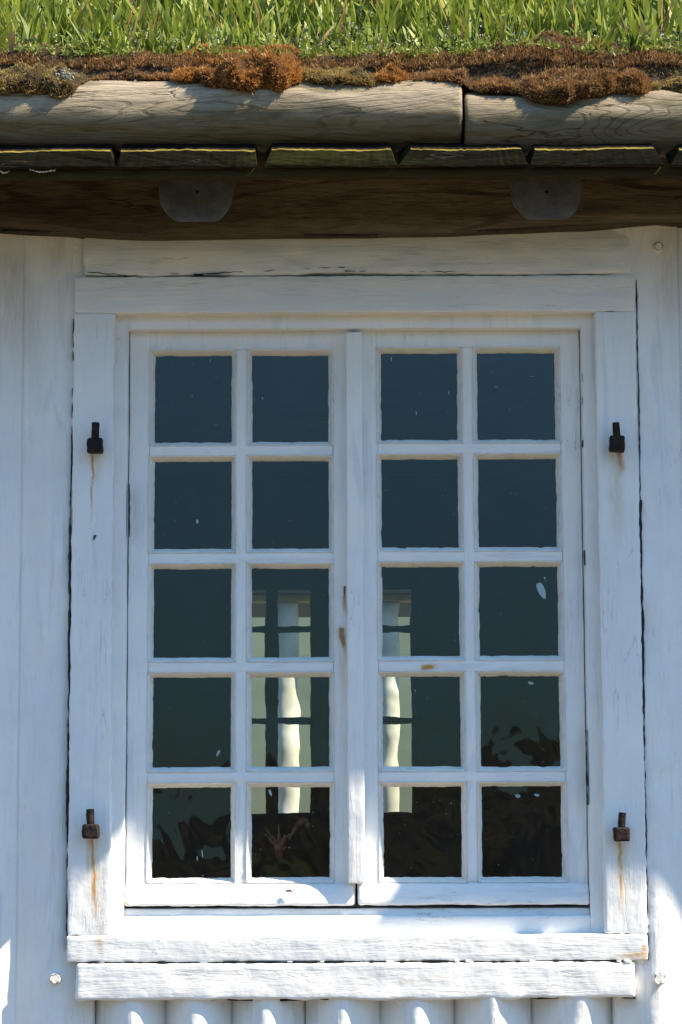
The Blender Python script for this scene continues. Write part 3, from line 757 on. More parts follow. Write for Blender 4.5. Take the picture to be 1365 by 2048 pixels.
# curtains inside the far window
cm = NT('thin_white_curtain'); d1 = cm.bsdf((.78, .80, .72), .9, None, .1); t1 = cm.n('ShaderNodeBsdfTranslucent'); t1.inputs[0].default_value = (.85, .88, .75, 1)
mxs = cm.n('ShaderNodeMixShader'); mxs.inputs[0].default_value = .6; cm.l(d1.outputs[0], mxs.inputs[1]); cm.l(t1.outputs[0], mxs.inputs[2]); M['curtain'] = cm.done(mxs)
def curtain(x0, x1, y0, y1, label, taper=0.0, Y=YB + .10):
    n, m = 60, 30; V = []
    for j in range(m):
        for i in range(n):
            u, v = i / (n - 1), j / (m - 1)
            px = x0 + (x1 - x0) * (u - .5 * 0) * (1 - taper * v * .5) ; py = y0 + (y1 - y0) * v
            p = P(px, py, Y); V.append((p[0], Y + .012 * math.sin(u * 22 + v * 2), p[2]))
    idx = np.arange(n * m).reshape(m, n)
    F = np.stack([idx[:-1, :-1].ravel(), idx[1:, :-1].ravel(), idx[1:, 1:].ravel(), idx[:-1, 1:].ravel()], 1)
    o = mesh_obj('curtain', V, F, M['curtain']); tag(o, label, 'curtain'); return o

# porch standing outside behind the house, its white posts caught by the sun
YP = 6.0
porch = empty('porch', (P(690, 1200, YP)[0], YP, 0), 'sunlit white posts and beam of a porch seen through both windows', 'porch'); porch['kind'] = 'thing'
M['white'] = plain('old_whitewash', (.60, .60, .54), .8, 5, (.40, .39, .33))
for px, r_ in ((573, .066), (776, .055), (905, .06), (430, .06)):
    c = P(px, 1200, YP)
    mesh_obj('post', *log((c[0], YP, 0), (c[0], YP, PZ(1205, YP)), r_, d=.02, na=24, amp=.010, sc=(9, 9, 9), big=.008, seed=px), M['white'], porch)
xa, xb = P(300, 1200, YP)[0], P(1100, 1200, YP)[0]
mesh_obj('beam', *box(xa, xb, YP - .06, YP + .06, PZ(1204, YP), PZ(1190, YP), d=.1), plain('porch_beam_wood', (.45, .36, .18), .8, 8), porch)
mesh_obj('porch_roof', *box(xa - .3, xb + .3, YP - .16, YP + 1.6, PZ(1190, YP) + .002, PZ(1150, YP), d=.2), M['darkframe'], porch)

# things on the inner sill
def dried():
    rng = np.random.default_rng(3); pr = []
    Y = .09
    tips = [((560, 1718), (556, 1692), .0075, .009), ((556, 1695), (545, 1670), .008, .002), ((554, 1694), (531, 1668), .006, .0015), ((552, 1690), (529, 1655), .005, .001),
            ((558, 1690), (558, 1648), .006, .001), ((560, 1692), (572, 1670), .008, .002), ((566, 1684), (580, 1668), .005, .001), ((562, 1700), (574, 1694), .005, .0015),
            ((578, 1678), (596, 1648), .003, .006), ((596, 1649), (606, 1640), .007, .009), ((606, 1640), (618, 1650), .009, .006), ((616, 1649), (619, 1656), .006, .002)]
    for (a, b, ra, rb) in tips:
        A, B = np.array(P(*a, Y)), np.array(P(*b, Y)); A[1] += rng.normal() * .01; B[1] += rng.normal() * .015
        pr.append(log(A, B, ra, rb, d=.005, na=10, amp=.0018, sc=(120, 120, 120), big=0, cap=.002, seed=int(rng.integers(99))))
    o = mesh_obj('dried_flower', *join(pr), M['leaf_dry']); return tag(o, 'shrivelled reddish dried flower behind the lower left-hand panes', 'dried flower')
dried()
mesh_obj('inner_sill', *box(wx0, wx1, .05, .26, PZ(1775, .1) - .03, PZ(1775, .1), d=.3, amp=0), M['room'], win)
c = P(578, 1782, -.04)
tag(mesh_obj('fallen_bud', *join([log((c[0] - .006, -.040, c[2]), (c[0] + .006, -.042, c[2] + .001), .0025, d=.003, na=10, amp=.0006, big=0, cap=.001), log((c[0] + .004, -.042, c[2]), (c[0] + .011, -.042, c[2] - .002), .0013, .0008, d=.003, na=8, amp=.0003, big=0, cap=.0005)]), M['hull']),
    'tiny dark red dried bud stuck on the bottom rail of the window', 'bud')

# ---------------------------------------------------------------- the roof
SL = R(31)
roof = empty('turf_roof', (0, -.45, PZ(340, -.45)), 'low eave of a turf roof with weathered log, dark boards and rafters', 'roof'); roof['kind'] = 'thing'
# wall plate
zb_lo, zb_hi = PZ(333, -.5), PZ(299, -.5)
def plate(p):
    q = p.copy(); z0 = PZ(466, -.12); k = np.clip(1 - (p[:, 2] - z0) / .05, 0, 1)
    q[:, 2] += (vn(p, (2.2, 1, 1), 5) * .008 + vn(p, (9, 1, 1), 6) * .003 - .004 * np.cos((p[:, 0] - .05) * 2.3) + .010 + .018 * np.clip((p[:, 0] - .25) / .5, 0, 1)) * k
    return q
mesh_obj('wall_plate', *box(XL, XR, -.135, .10, PZ(466, -.13), zb_lo + .20, r=.03, d=.013, amp=.0025, sc=(5, 30, 30), seed=7, shape=plate), M['beam'], roof)
# rafters: round logs running up the slope, cut upright at the eave
YR = -.33
def rafter(px, rad, seed, chord=.055):
    c = P(px, 384, YR); dirn = np.array([0, math.cos(SL), math.sin(SL)])
    rr = rad
    n, na = 60, 40; V = []
    th = np.linspace(0, 2 * math.pi, na, endpoint=False)
    rows = [(0, .04), (0, .3), (0, .55), (0, .8), (0, .95), (.004, 1.0)] + [(.02 + 1.9 * k / n, 1.0) for k in range(n)]
    for s_, b in rows:
        for t in th:
            x = rr * b * math.cos(t); z = rr * b * math.sin(t) 
            z = max(z, -rad * .84 * (b if b < 1 else 1))
            base = np.array([c[0] + x, YR, c[2] + z])     # vertical section
            V.append(base + dirn * s_ / math.cos(SL))
    V = np.array(V); a = fbm(V, (14, 3, 14), seed) * .003
    V[:, 0] += a; V[:, 2] += a * .5
    idx = np.arange(len(V)).reshape(len(rows), na); nx = np.roll(idx, -1, 1)
    F = np.stack([idx[:-1].ravel(), idx[1:].ravel(), nx[1:].ravel(), nx[:-1].ravel()], 1)
    fm = np.zeros(len(F), int); fm[: na * 5] = 1
    o = bpy.data.objects.new('tmp', None); 
    ob = mesh_obj('rafter', V, F, M['beam'], None, mat2=M['end'], fmat=fm)
    ob.data.transform(Matrix.Translation((-c[0], -c[1], -c[2]))); ob.location = Vector(c) - roof.location; ob.parent = roof
rafx = [393, 1093]; gap = 700
for k, px in enumerate([-307, 393, 1093, 1793, 2493]): rafter(px, .084 if k % 2 else .078, 30 + k)

# deck boards: planks running up the slope, chamfered long edges, sawn ends at the eave
YE = -.500
zb_lo, zb_hi = PZ(333, YE), PZ(299, YE)
EB = [(-600, -330), (-322, -45), (-38, 232), (239, 514), (529, 793), (798, 1056), (1061, 1329), (1341, 1436), (1442, 1600)]
EB += [(1606 + k * 268, 1606 + k * 268 + 262) for k in range(8)]
up_ = np.array([0, math.cos(SL), math.sin(SL)]); nrm_ = np.array([0, -math.sin(SL), math.cos(SL)])
SET = {}       # how far single board ends stand back, by index
def board(i, a, b, back=0.0):
    x0, x1 = PX(a, YE, 320), PX(b, YE, 320); h = zb_hi - zb_lo; rng = np.random.default_rng(600 + i)
    cl, cr_ = [(.004, .003), (.012, .014), (.020, .012), (.014, .022), (.006, .008)][i % 5]
    if i == 3: cl, cr_ = .003, .004
    if i == 4: cl, cr_ = .016, .012
    if i == 5: cl, cr_ = .026, .014
    if i == 6: cl, cr_ = .010, .022
    n = 34; rows = []
    t = np.linspace(0, 1, n)
    lower = [(x0 + (x1 - x0) * u, 0.0) for u in t]
    upper = [(x0 + cl + (x1 - x0 - cl - cr_) * u, 1.0) for u in t[::-1]]
    ol = lower + upper
    cut = (.47 + .1 * rng.random())
    prof = []
    for (x, v) in ol:
        z = zb_lo + h * v + rng.normal() * .0006
        prof.append((x, z + .0015 * math.sin(x * 23 + i)))
    m = len(prof); V = []
    depth = [(0, 0), (.0, 0), (.004, 0), (.3, 0), (.9, 0), (2.0, 0)]
    for k, (s_, _) in enumerate(depth):
        for j, (x, z) in enumerate(prof):
            v = ol[j][1]; zz = z; yy = YE + back + rng.normal() * .0003
            if k == 0: zz = z - (.0018 + .0006 * math.sin(x * 61) if v else -.002)
            if k == 1: zz = z - (.001 if v else 0); yy += .0015
            if k == 2: yy += .0
            V.append((x, yy + s_ * math.cos(SL), zz + s_ * math.sin(SL)))
    idx = np.arange(m * len(depth)).reshape(len(depth), m)
    nx = np.roll(idx, -1, 1)
    F = np.stack([idx[:-1].ravel(), idx[1:].ravel(), nx[1:].ravel(), nx[:-1].ravel()], 1)
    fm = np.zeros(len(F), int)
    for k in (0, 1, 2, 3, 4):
        for j in range(n, 2 * n - 1): fm[k * m + j] = 1 if k < 2 else 2  # top faces behind the edge get the painted log shadow
    # end face as a strip of quads
    cap = np.array([(idx[0, j], idx[0, j + 1], idx[0, m - 2 - j], idx[0, m - 1 - j]) for j in range(n - 1)])
    F = np.concatenate([F, cap]); fm = np.concatenate([fm, np.zeros(len(cap), int)])
    mesh_obj('roof_board', np.array(V), F, M['board'], roof, smooth=False, mat2=M['edge'], mat3=M['top_shade'], fmat=fm)
BACK0, BACK1 = PX(1439, YE), PX(790, -.03) + .46 * SUN_AC      # unseen stretch of eave, set back to shape the window's shadow edge
for i, (a, b) in enumerate(EB):
    xm = PX((a + b) / 2, YE, 320)
    board(i, a, b, .09 if BACK0 < xm < BACK1 else 0.0)
# batten along the underside of the boards
def bshape(p):
    q = p.copy(); q[:, 2] += (vn(p, (4, 1, 1), 3) * .0015); return q
for a_, b_, bk_ in ((XL, BACK0, 0), (BACK0 + .004, BACK1, .09), (BACK1 + .004, XR, 0)):
    mesh_obj('batten', *box(a_, b_, YE + .018 + bk_, YE + .046 + bk_, PZ(353, YE + .018), PZ(335, YE + .018), r=.003, d=.015, amp=.0008, sc=(8, 40, 40), seed=8, shape=bshape), M['batten'], roof)
# torn foil at the left
def foil(x0, x1, y, seed):
    rng = np.random.default_rng(seed); n = 24; V = []
    for j in range(5):
        for i in range(n):
            u = i / (n - 1); px = x0 + (x1 - x0) * u; py = y + 4 * math.sin(u * 3.1) + rng.normal() * .8
            p = P(px, py - 1.6 + j * .8, YE + .010 - .004 * j)
            V.append(p)
    idx = np.arange(5 * n).reshape(5, n)
    F = np.stack([idx[:-1, :-1].ravel(), idx[1:, :-1].ravel(), idx[1:, 1:].ravel(), idx[:-1, 1:].ravel()], 1)
    mesh_obj('foil_scrap', V, F, M['foil'], roof)
foil(0, 20, 341, 1); foil(60, 112, 339, 2)
# eave logs
def eavelog(x0, x1, yt, yb, Yc, seed, extra=0.0, xend=None):
    zc0 = (PZ(yt, Yc - .05) + PZ(yb, Yc - .05)) / 2; rad = (PZ(yt, Yc) - PZ(yb, Yc)) / 2
    A = (PX(x0, Yc - .07, 220), Yc, zc0); B = (PX(x1, Yc - .07, 220) if xend is None else xend, Yc, zc0)
    return mesh_obj('eave_log', *log(A, B, rad, rad * 1.01, d=.011, na=72, amp=.0035, sc=(5, 30, 30), big=.006, sq=(1, 1), seed=seed, cap=.008), M['eave'], roof)
eavelog(-700, 925, 150, 287, -.425, 11)
eavelog(931, 0, 172, 299, -.428, 12, xend=BACK0)
zc = (PZ(172, -.47) + PZ(299, -.47)) / 2
mesh_obj('eave_log', *log((BACK0 + .006, -.385, zc + .01), (BACK1 - .006, -.385, zc + .01), .058, d=.012, na=48, amp=.003, sc=(5, 30, 30), big=.004, seed=14, cap=.008), M['eave'], roof)  # out-of-frame log, thinner and set back to shape the shadow edge
mesh_obj('eave_log', *log((BACK1, -.425, zc), (XR, -.425, zc), .070, d=.012, na=48, amp=.003, sc=(5, 30, 30), big=.004, seed=15, cap=.03), M['eave'], roof)

# turf: a peaty slab lying on the boards
YT = -.385; ZT = PZ(118, YT); LT = 2.0
tx_ = np.arange(XL, XR, .03); ts = np.concatenate([np.arange(0, .25, .015), np.arange(.25, LT, .06)])
TX, TS = np.meshgrid(tx_, ts, indexing='ij')
def turf_h(x, s_): 
    q = np.stack([x, s_, 0 * x], 1); return vn(q, (5, 5, 1), 61) * .012 + vn(q, (16, 16, 1), 62) * .006
hh = turf_h(TX.ravel(), TS.ravel())
tp = np.array([0, YT, ZT]) + np.stack([TX.ravel(), TS.ravel() * math.cos(SL) - hh * math.sin(SL), TS.ravel() * math.sin(SL) + hh * math.cos(SL)], 1)
n1, n2 = TX.shape; ti = np.arange(n1 * n2).reshape(n1, n2)
tF = np.stack([ti[:-1, :-1].ravel(), ti[1:, :-1].ravel(), ti[1:, 1:].ravel(), ti[:-1, 1:].ravel()], 1)
fr = tp[ti[:, 0]].copy(); fr[:, 2] -= .13; fr[:, 1] += .01; k = np.arange(n1) + len(tp)
tF = np.concatenate([tF, np.stack([k[:-1], k[1:], ti[1:, 0], ti[:-1, 0]], 1)])
mesh_obj('turf_bed', np.concatenate([tp, fr]), tF, M['soil'], roof)

def roofpt(x, s_, h=0.0):
    hh = turf_h(x, s_) + h
    return np.stack([x, YT + s_ * math.cos(SL) - hh * math.sin(SL), ZT + s_ * math.sin(SL) + hh * math.cos(SL)], 1)

def blades(base, dirv, bendv, length, width, sidev, rnd, seg=4, shape='leaf', fold=0.0):
    """many curved tapering strips, one mesh"""
    N = len(base); V = np.zeros((N, seg + 1, 2, 3)); T = np.zeros((N, seg + 1, 2))
    for k in range(seg + 1):
        t = k / seg
        c = base + dirv * (length * t)[:, None] + bendv * (length * t * t)[:, None]
        if shape == 'leaf': w = width * (.45 + 1.1 * math.sin(math.pi * min(1, t * .9 + .12)) ** .8) * (1 - t ** 5) * .62
        elif shape == 'spike': w = width * (1 - .65 * t)
        else: w = width * math.sin(math.pi * (t * .94 + .04))
        V[:, k, 0] = c - sidev * w[:, None]; V[:, k, 1] = c + sidev * w[:, None]; T[:, k] = t
    idx = np.arange(N * (seg + 1) * 2).reshape(N, seg + 1, 2)
    F = np.stack([idx[:, :-1, 0], idx[:, :-1, 1], idx[:, 1:, 1], idx[:, 1:, 0]], -1).reshape(-1, 4)
    rn = np.repeat(rnd, (seg + 1) * 2)
    return V.reshape(-1, 3), F, T.ravel(), rn
def unit(v): return v / np.maximum(np.linalg.norm(v, axis=1), 1e-9)[:, None]
def joinb(L):
    V, F, T, Q, n = [], [], [], [], 0
    for v, f, t, q in L: V.append(v); F.append(f + n); T.append(t); Q.append(q); n += len(v)
    return np.concatenate(V), np.concatenate(F), {'along': np.concatenate(T), 'rnd': np.concatenate(Q)}
def obj_blades(name, L, mat, parent=None):
    V, F, A = joinb(L); return mesh_obj(name, V, F, mat, parent, smooth=True, attrs=A)

# broad sorrel-like leaves and grass, in tufts
def make_grass():
    rng = np.random.default_rng(21); L = []
    for (xa, xb, sa, sb, dens) in ((-.95, .95, .012, 1.15, 3500), (.95, 3.0, .07, .5, 1300)):
        n = int((xb - xa) * (sb - sa) * dens)
        # tufts: points drawn toward random centres
        nc = n // 7; cxs = rng.uniform(xa, xb, nc); css = rng.uniform(sa, sb, nc); w = rng.integers(0, nc, n)
        x = cxs[w] + rng.normal(size=n) * .012; s_ = np.clip(css[w] + rng.normal(size=n) * .012, sa * .6, sb)
        b = roofpt(x, s_)
        ang = rng.uniform(0, 2 * math.pi, n); out = np.stack([np.cos(ang), np.sin(ang), 0 * ang], 1)
        d = unit(np.stack([rng.normal(size=n) * .22, rng.normal(size=n) * .22 - .10, np.ones(n)], 1) + out * .12)
        bend = out * rng.uniform(.03, .40, n)[:, None] + np.array([0, -.03, -.08]) * rng.random((n, 1))
        side = unit(np.cross(d, out + rng.normal(size=(n, 3)) * .4))
        size = .75 + .5 * (vn(np.stack([x, s_, 0 * x], 1), (3, 3, 1), 5) * .5 + .5)
        near = np.clip((s_ + .09) / .17, .5, 1)
        ln = rng.uniform(.045, .115, n) * size * near
        wd = rng.uniform(.0028, .0078, n) * size
        L.append(blades(b, d, bend, ln, wd, side, rng.random(n), 5, 'leaf'))
        # thin straight grass stalks
        m = n // 7; x = rng.uniform(xa, xb, m); s_ = rng.uniform(sa, sb, m); b = roofpt(x, s_)
        d = unit(np.stack([rng.normal(size=m) * .3, rng.normal(size=m) * .3, np.ones(m)], 1))
        bend = rng.normal(size=(m, 3)) * .2; side = unit(np.cross(d, rng.normal(size=(m, 3))))
        L.append(blades(b, d, bend, rng.uniform(.04, .10, m), rng.uniform(.0008, .0018, m), side, rng.random(m), 4, 'leaf'))
    return obj_blades('grass', L, M['grass'])
tag(make_grass(), 'sunlit bright green grass and broad leaves growing on the turf roof', 'grass', kind='stuff')

# little weeds: branching stems with small leaves and white buds
def make_weeds():
    rng = np.random.default_rng(33); LV, PT = [], []
    n = 1300; x = rng.uniform(-.95, 1.2, n); s_ = rng.uniform(.005, .16, n)
    far = rng.random(n) < .25; s_[far] = rng.uniform(.2, .8, far.sum())
    b = roofpt(x, s_, -.002)
    h = rng.uniform(.015, .05, n)
    d = unit(np.stack([rng.normal(size=n) * .35, rng.normal(size=n) * .35 - .2, np.ones(n)], 1))
    LV.append(blades(b, d, rng.normal(size=(n, 3)) * .15, h, np.full(n, .0008), unit(np.cross(d, rng.normal(size=(n, 3)))), rng.random(n), 3, 'spike'))
    k = 9; rep = np.repeat(np.arange(n), k); t = rng.uniform(.15, 1, n * k)
    bb_ = b[rep] + d[rep] * (h[rep] * t)[:, None]
    o = unit(rng.normal(size=(n * k, 3)) + np.array([0, -.2, .5]))
    LV.append(blades(bb_, o, rng.normal(size=(n * k, 3)) * .1, rng.uniform(.006, .016, n * k), rng.uniform(.0014, .0034, n * k), unit(np.cross(o, rng.normal(size=(n * k, 3)))), rng.random(n * k), 3, 'leaf'))
    q = rng.random(n) < .4; tips = b[q] + d[q] * h[q][:, None]; m = len(tips)
    for j in range(4):
        o = unit(rng.normal(size=(m, 3)) + np.array([0, -.3, 1.0])); st = tips + rng.normal(size=(m, 3)) * .004
        PT.append(blades(st, o, rng.normal(size=(m, 3)) * .05, rng.uniform(.003, .0055, m), rng.uniform(.0007, .0014, m), unit(np.cross(o, rng.normal(size=(m, 3)))), rng.random(m), 3, 'leaf'))
    n = 240; x = rng.uniform(-.85, .95, n) ; b = roofpt(x, np.zeros(n)); b[:, 1] -= rng.uniform(.0, .05, n); b[:, 2] += .018 - (YT - b[:, 1]) * .2
    for j in range(6):
        o = unit(rng.normal(size=(n, 3)) + np.array([0, -.4, .6]))
        LV.append(blades(b + rng.normal(size=(n, 3)) * .003, o, rng.normal(size=(n, 3)) * .1, rng.uniform(.006, .014, n), rng.uniform(.0014, .0028, n), unit(np.cross(o, rng.normal(size=(n, 3)))), rng.random(n), 3, 'leaf'))
    a = tag(obj_blades('weeds', LV, M['weed']), 'low weeds with tiny leaves along the front edge of the turf', 'weeds', kind='stuff')
    b_ = tag(obj_blades('flower_buds', PT, M['petal']), 'tiny white flower buds on the low weeds', 'flowers', kind='stuff')
make_weeds()
# a few red stalks and purplish leaves that stand out
def stalks():
    rng = np.random.default_rng(44)
    for (px, py, ln, col) in ((252, 62, .05, 0), (306, 60, .055, 0), (326, 95, .03, 0), (1148, 60, .05, 0), (1152, 40, .06, 0), (620, 10, .05, 0)):
        b = np.array([P(px, py, -.30)]); d = unit(np.array([[rng.normal() * .25, -.1, 1.0]]))
        V, F, T, Q = blades(b, d, rng.normal(size=(1, 3)) * .2, np.array([ln]), np.array([.0016]), np.array([[.8, .6, 0]]), np.array([.95]), 6, 'spike')
        L_.append((V, F, T, Q))
L_ = []; stalks()
tag(obj_blades('red_stalks', L_, plantmat('red_stalk', (.40, .07, .04), (.45, .10, .07), (.45, .12, .08), .3)), 'thin red stalks standing among the grass on the roof', 'stalks', kind='stuff')

# ---------------------------------------------------------------- moss
def mound(blobs, seed, spikes, mat_under, mat_spike, slen=(.006, .015), name='moss_clump', label=None, upbias=.6, sw=.0011, fuzzy=1.0):
    """blobs: (px, py, Y, rx, ry, rz) ellipsoids joined into one cushion, covered in upright shoots"""
    rng = np.random.default_rng(seed); parts = []; L = []
    vol = sum(b[3] * b[5] for b in blobs)
    for bi, (px, py, Y, rx, ry, rz) in enumerate(blobs):
        c = np.array(P(px, py, Y)) if py is not None else np.array([px, Y, 0])
        nu, nv = 40, 24
        th = np.linspace(0, 2 * math.pi, nu, endpoint=False); ph = np.linspace(.02, math.pi - .02, nv)
        PH, TH = np.meshgrid(ph, th, indexing='ij')
        u = np.stack([np.sin(PH) * np.cos(TH), np.sin(PH) * np.sin(TH), np.cos(PH)], -1).reshape(-1, 3)
        def surf(u, c=c, rx=rx, ry=ry, rz=rz, bi=bi):
            w = c + u * np.array([rx, ry, rz]); k = 1 + fbm(w, (19, 19, 19), seed, 4) * .30
            return c + u * np.array([rx, ry, rz]) * k[:, None]
        idx = np.arange(nu * nv).reshape(nv, nu); nx = np.roll(idx, -1, 1)
        parts.append((surf(u), np.stack([idx[:-1].ravel(), idx[1:].ravel(), nx[1:].ravel(), nx[:-1].ravel()], 1)))
        n = int(spikes * rx * rz / vol)
        v = unit(rng.normal(size=(n, 3))); v[:, 1] = -np.abs(v[:, 1]) * np.where(rng.random(n) < .85, 1, -1)
        base = surf(v); nr = unit(v / np.array([rx, ry, rz]))
        # clumped shoots: nearby ones share a length and a tint
        cl = vn(base, (90, 90, 90), seed + 7) * .5 + .5
        d = unit(nr * .75 + np.array([0, -.12, upbias]) + rng.normal(size=(n, 3)) * .28)
        ln = rng.uniform(*slen, n) * (.55 + .7 * cl) * np.clip(.75 + .35 * v[:, 2], .4, 1.2)
        rd = np.clip(rng.random(n) * .5 + cl * .5 + .2 * (fbm(base, (14, 14, 14), seed + 3)), 0, .89)
        L.append(blades(base - nr * .002, d, rng.normal(size=(n, 3)) * .15, ln, rng.uniform(.7, 1.3, n) * sw, unit(np.cross(d, rng.normal(size=(n, 3)))), rd, 3, 'bud'))
    V, F = join(parts); n0 = len(V)
    core = mesh_obj(name, V, F, M['soil'])
    V2, F2, A = joinb(L); mesh_obj('shoots', V2, F2, M[mat_spike], core, attrs=A)
    if label: tag(core, label, 'moss', 'moss cushions along the eave')
    return core
ZC1 = (PZ(150, -.475) + PZ(287, -.475)) / 2; RL1 = (PZ(150, -.425) - PZ(287, -.425)) / 2
ZC2 = (PZ(172, -.478) + PZ(299, -.478)) / 2; RL2 = (PZ(172, -.428) - PZ(299, -.428)) / 2
LOW = [(-80, 185), (0, 190), (60, 190), (100, 193), (125, 203), (148, 190), (163, 160), (185, 149), (230, 148), (262, 151), (340, 149), (352, 158), (400, 168), (440, 181), (480, 187), (500, 191), (520, 180), (560, 189), (582, 172), (602, 158), (640, 168), (700, 173), (740, 172), (755, 163), (790, 166), (812, 150), (830, 152), (900, 158), (940, 174), (1000, 183), (1040, 186), (1060, 196), (1080, 211), (1110, 214), (1150, 205), (1180, 196), (1240, 183), (1290, 183), (1305, 170), (1340, 168), (1365, 180), (1470, 184)]
LX = np.array([PX(a, -.49, 160) for a, b in LOW]); LZ = np.array([PZ(b, -.49, a) for a, b in LOW])
THK = [(-80, .020), (60, .030), (120, .026), (170, .004), (230, .010), (262, .020), (300, .008), (345, .006), (400, .028), (460, .040), (540, .040), (590, .020), (640, .016), (710, .018), (750, .014), (784, .030), (815, .010), (900, .010), (1000, .016), (1060, .026), (1120, .038), (1170, .034), (1230, .028), (1290, .022), (1330, .014), (1400, .022), (1470, .02)]
KX = np.array([PX(a, -.49, 160) for a, b in THK]); KT = np.array([b for a, b in THK])
def mat_(pa, pb, seed, shoots, spike, slen, label, sw=.0012, group='moss cushions along the eave'):
    rng = np.random.default_rng(seed); x0, x1 = PX(pa, -.49, 160), PX(pb, -.49, 160)
    nx_ = int((x1 - x0) / .0035); nv = 40
    def surf(x, v):
        """v 0 at the ragged lower lip, 1 back on the turf"""
        q = np.stack([x, v * .16, np.full_like(x, 3.3)], 1)
        side = np.clip(np.minimum(x - x0, x1 - x) / .012, 0, 1) ** .5
        th = np.interp(x, KX, KT) * (.45 + 1.35 * np.clip(fbm(q, (26, 26, 1), 81, 3) * .5 + .4, 0, 1.2)) + fbm(q, (70, 70, 1), 83, 2) * .0028
        lip = np.sqrt(np.clip(1 - (1 - np.clip(v / .22, 0, 1)) ** 2, 0, 1))
        th = th * (.12 + .88 * lip) * (.35 + .65 * side)
        th = th + .001
        two = np.clip((x - PX(928, -.49, 160)) / .02, 0, 1); zc_ = ZC1 * (1 - two) + ZC2 * two; rl = RL1 * (1 - two) + RL2 * two
        zl = np.interp(x, LX, LZ) + fbm(np.stack([x, 0 * x, 0 * x], 1), (55, 1, 1), 85, 4) * .0042
        Rr = rl + th
        plo = np.arcsin(np.clip((zl - zc_) / (rl + .004), -.9, .99))
        ph = plo + (math.radians(98) - plo) * np.clip(v / .62, 0, 1)
        y = -.425 - Rr * np.cos(ph); z = zc_ + Rr * np.sin(ph)
        bk = np.clip((v - .62) / .38, 0, 1); t = roofpt(x, .003 + bk * .042, 0 * x)
        t[:, 2] += th * (1 - bk) ** .7
        k = np.clip(bk * 4, 0, 1)[:, None]
        return np.stack([x, y, z], 1) * (1 - k) + t * k
    X, Vv = np.meshgrid(np.linspace(x0, x1, nx_), np.linspace(0, 1, nv), indexing='ij'); X = X.ravel(); Vv = Vv.ravel()
    p = surf(X, Vv); idx = np.arange(nx_ * nv).reshape(nx_, nv)
    F = np.stack([idx[:-1, :-1].ravel(), idx[1:, :-1].ravel(), idx[1:, 1:].ravel(), idx[:-1, 1:].ravel()], 1)
    core = mesh_obj('moss_cushion', p, F, M['soil'])
    n = shoots; x = rng.uniform(x0, x1, n); v = rng.random(n) ** 1.25
    b = surf(x, v); e = 1e-3
    tx_ = surf(x + e, v) - b; tv = surf(x, np.clip(v + .01, 0, 1)) - surf(x, np.clip(v - .01, 0, 1))
    nr = unit(np.cross(tx_, tv)); 
    nr = np.where((nr @ np.array([0, -.6, .8]))[:, None] < 0, -nr, nr)
    cl = vn(b, (85, 85, 85), seed + 7) * .5 + .5; patch = np.clip(fbm(b, (13, 13, 13), 77, 3) * .5 + .5, 0, 1)
    d = unit(nr * .6 + np.array([0, -.1, .62]) + rng.normal(size=(n, 3)) * .34)
    low = v < .12; d[low] = unit(d[low] + np.array([0, -.3, -.9]) * rng.random((low.sum(), 1)))
    ln = rng.uniform(*slen, n) * (.45 + .9 * cl) * (.7 + .6 * patch)
    rd = np.clip(rng.random(n) * .35 + cl * .25 + patch * .45 - .05, 0, .89)
    V2, F2, A = joinb([blades(b - nr * .003, d, rng.normal(size=(n, 3)) * .18, ln, rng.uniform(.6, 1.35, n) * sw, unit(np.cross(d, rng.normal(size=(n, 3)))), rd, 3, 'bud')])
    mesh_obj('shoots', V2, F2, M[spike], core, attrs=A)
    return tag(core, label, 'moss', group)
mat_(-80, 168, 1, 15000, 'moss_green', (.004, .010), 'olive moss cushion drooping over the log at far left, with a pale lichen spot')
mat_(165, 347, 2, 8500, 'moss_brown', (.004, .010), 'low thin moss strip on top of the log beside the drooping olive cushion')
mat_(345, 605, 3, 20000, 'moss_rust', (.006, .015), 'large rust-orange moss cushion left of centre hanging over the log')
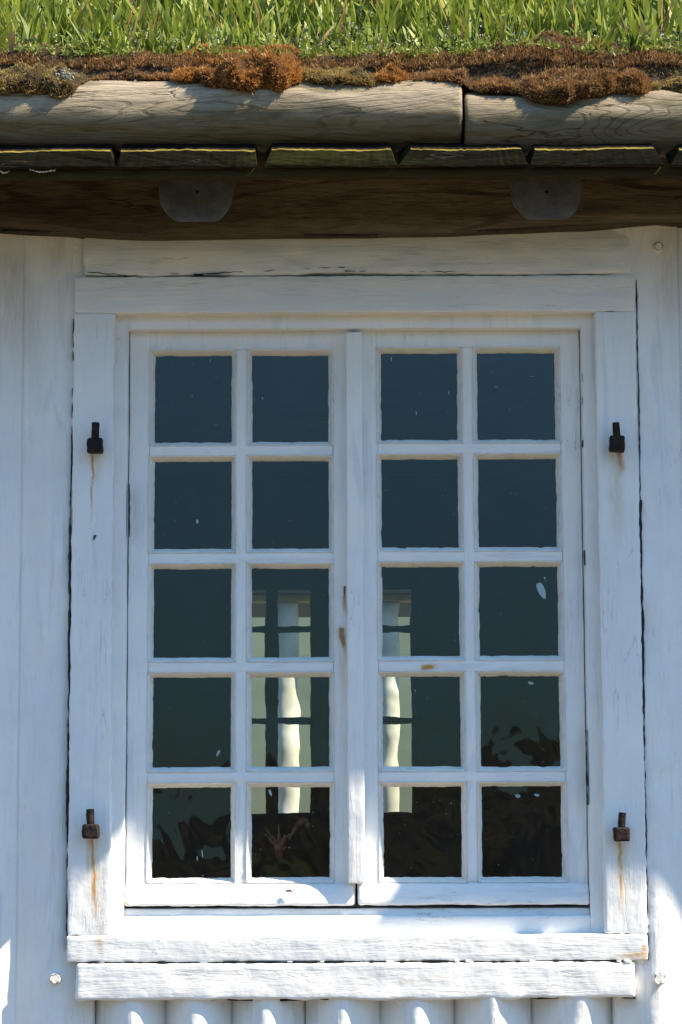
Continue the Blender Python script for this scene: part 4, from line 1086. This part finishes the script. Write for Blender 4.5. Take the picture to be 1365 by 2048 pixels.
mat_(603, 755, 4, 10000, 'moss_tan', (.004, .010), 'olive-brown moss cushion above the middle of the log')
mat_(752, 818, 5, 5600, 'moss_rust', (.006, .014), 'small round orange moss ball near the joint of the two logs')
mat_(816, 1050, 6, 14000, 'moss_brown', (.004, .011), 'dark brown moss spreading over the joint between the two logs')
mat_(1046, 1305, 7, 22000, 'moss_brown', (.006, .015), 'biggest rusty brown moss cushion on the right sagging low over the log', sw=.0013)
mat_(1302, 1470, 8, 10000, 'moss_tan', (.005, .012), 'brown moss at the far right end of the log')
# moss carpet between the cushions and out beyond the frame
def carpet():
    rng = np.random.default_rng(9); L = []
    for xa, xb, dens in ((-.9, .9, 15000), (.9, 3.0, 3000)):
        n = int((xb - xa) * dens); x = rng.uniform(xa, xb, n); s_ = np.abs(rng.normal(size=n)) * .05 - .02
        b = roofpt(x, np.maximum(s_, 0), .0); b[:, 1] += np.minimum(s_, 0); b[:, 2] += np.minimum(s_, 0) * 1.2
        cl = vn(b, (60, 60, 60), 7) * .5 + .5
        d = unit(np.array([0, -.3, 1.0]) + rng.normal(size=(n, 3)) * .4)
        L.append(blades(b, d, rng.normal(size=(n, 3)) * .2, rng.uniform(.005, .014, n) * (.6 + .8 * cl), rng.uniform(.0008, .0015, n), unit(np.cross(d, rng.normal(size=(n, 3)))), np.clip(cl * .6 + rng.random(n) * .4, 0, .89), 3, 'bud'))
    return obj_blades('moss', L, M['moss_brown'])
tag(carpet(), 'thin brown moss and dead stems between the cushions at the edge of the turf', 'moss', kind='stuff')
def crumbs():
    rng = np.random.default_rng(12); pr = []
    for k in range(60):
        c = P(130 + rng.normal() * 9, 150 + rng.normal() * 6, -.520); s = .0010 + .0018 * rng.random()
        pr.append(box(c[0] - s, c[0] + s, c[1] - s, c[1] + s, c[2] - s, c[2] + s, r=s * .7, d=.01, amp=.0006, sc=(300,) * 3, seed=k))
    o = mesh_obj('lichen', *join(pr), M['lichen'])
    for ob in bpy.data.objects:
        if ob.name == 'moss_cushion': o.parent = ob
crumbs()
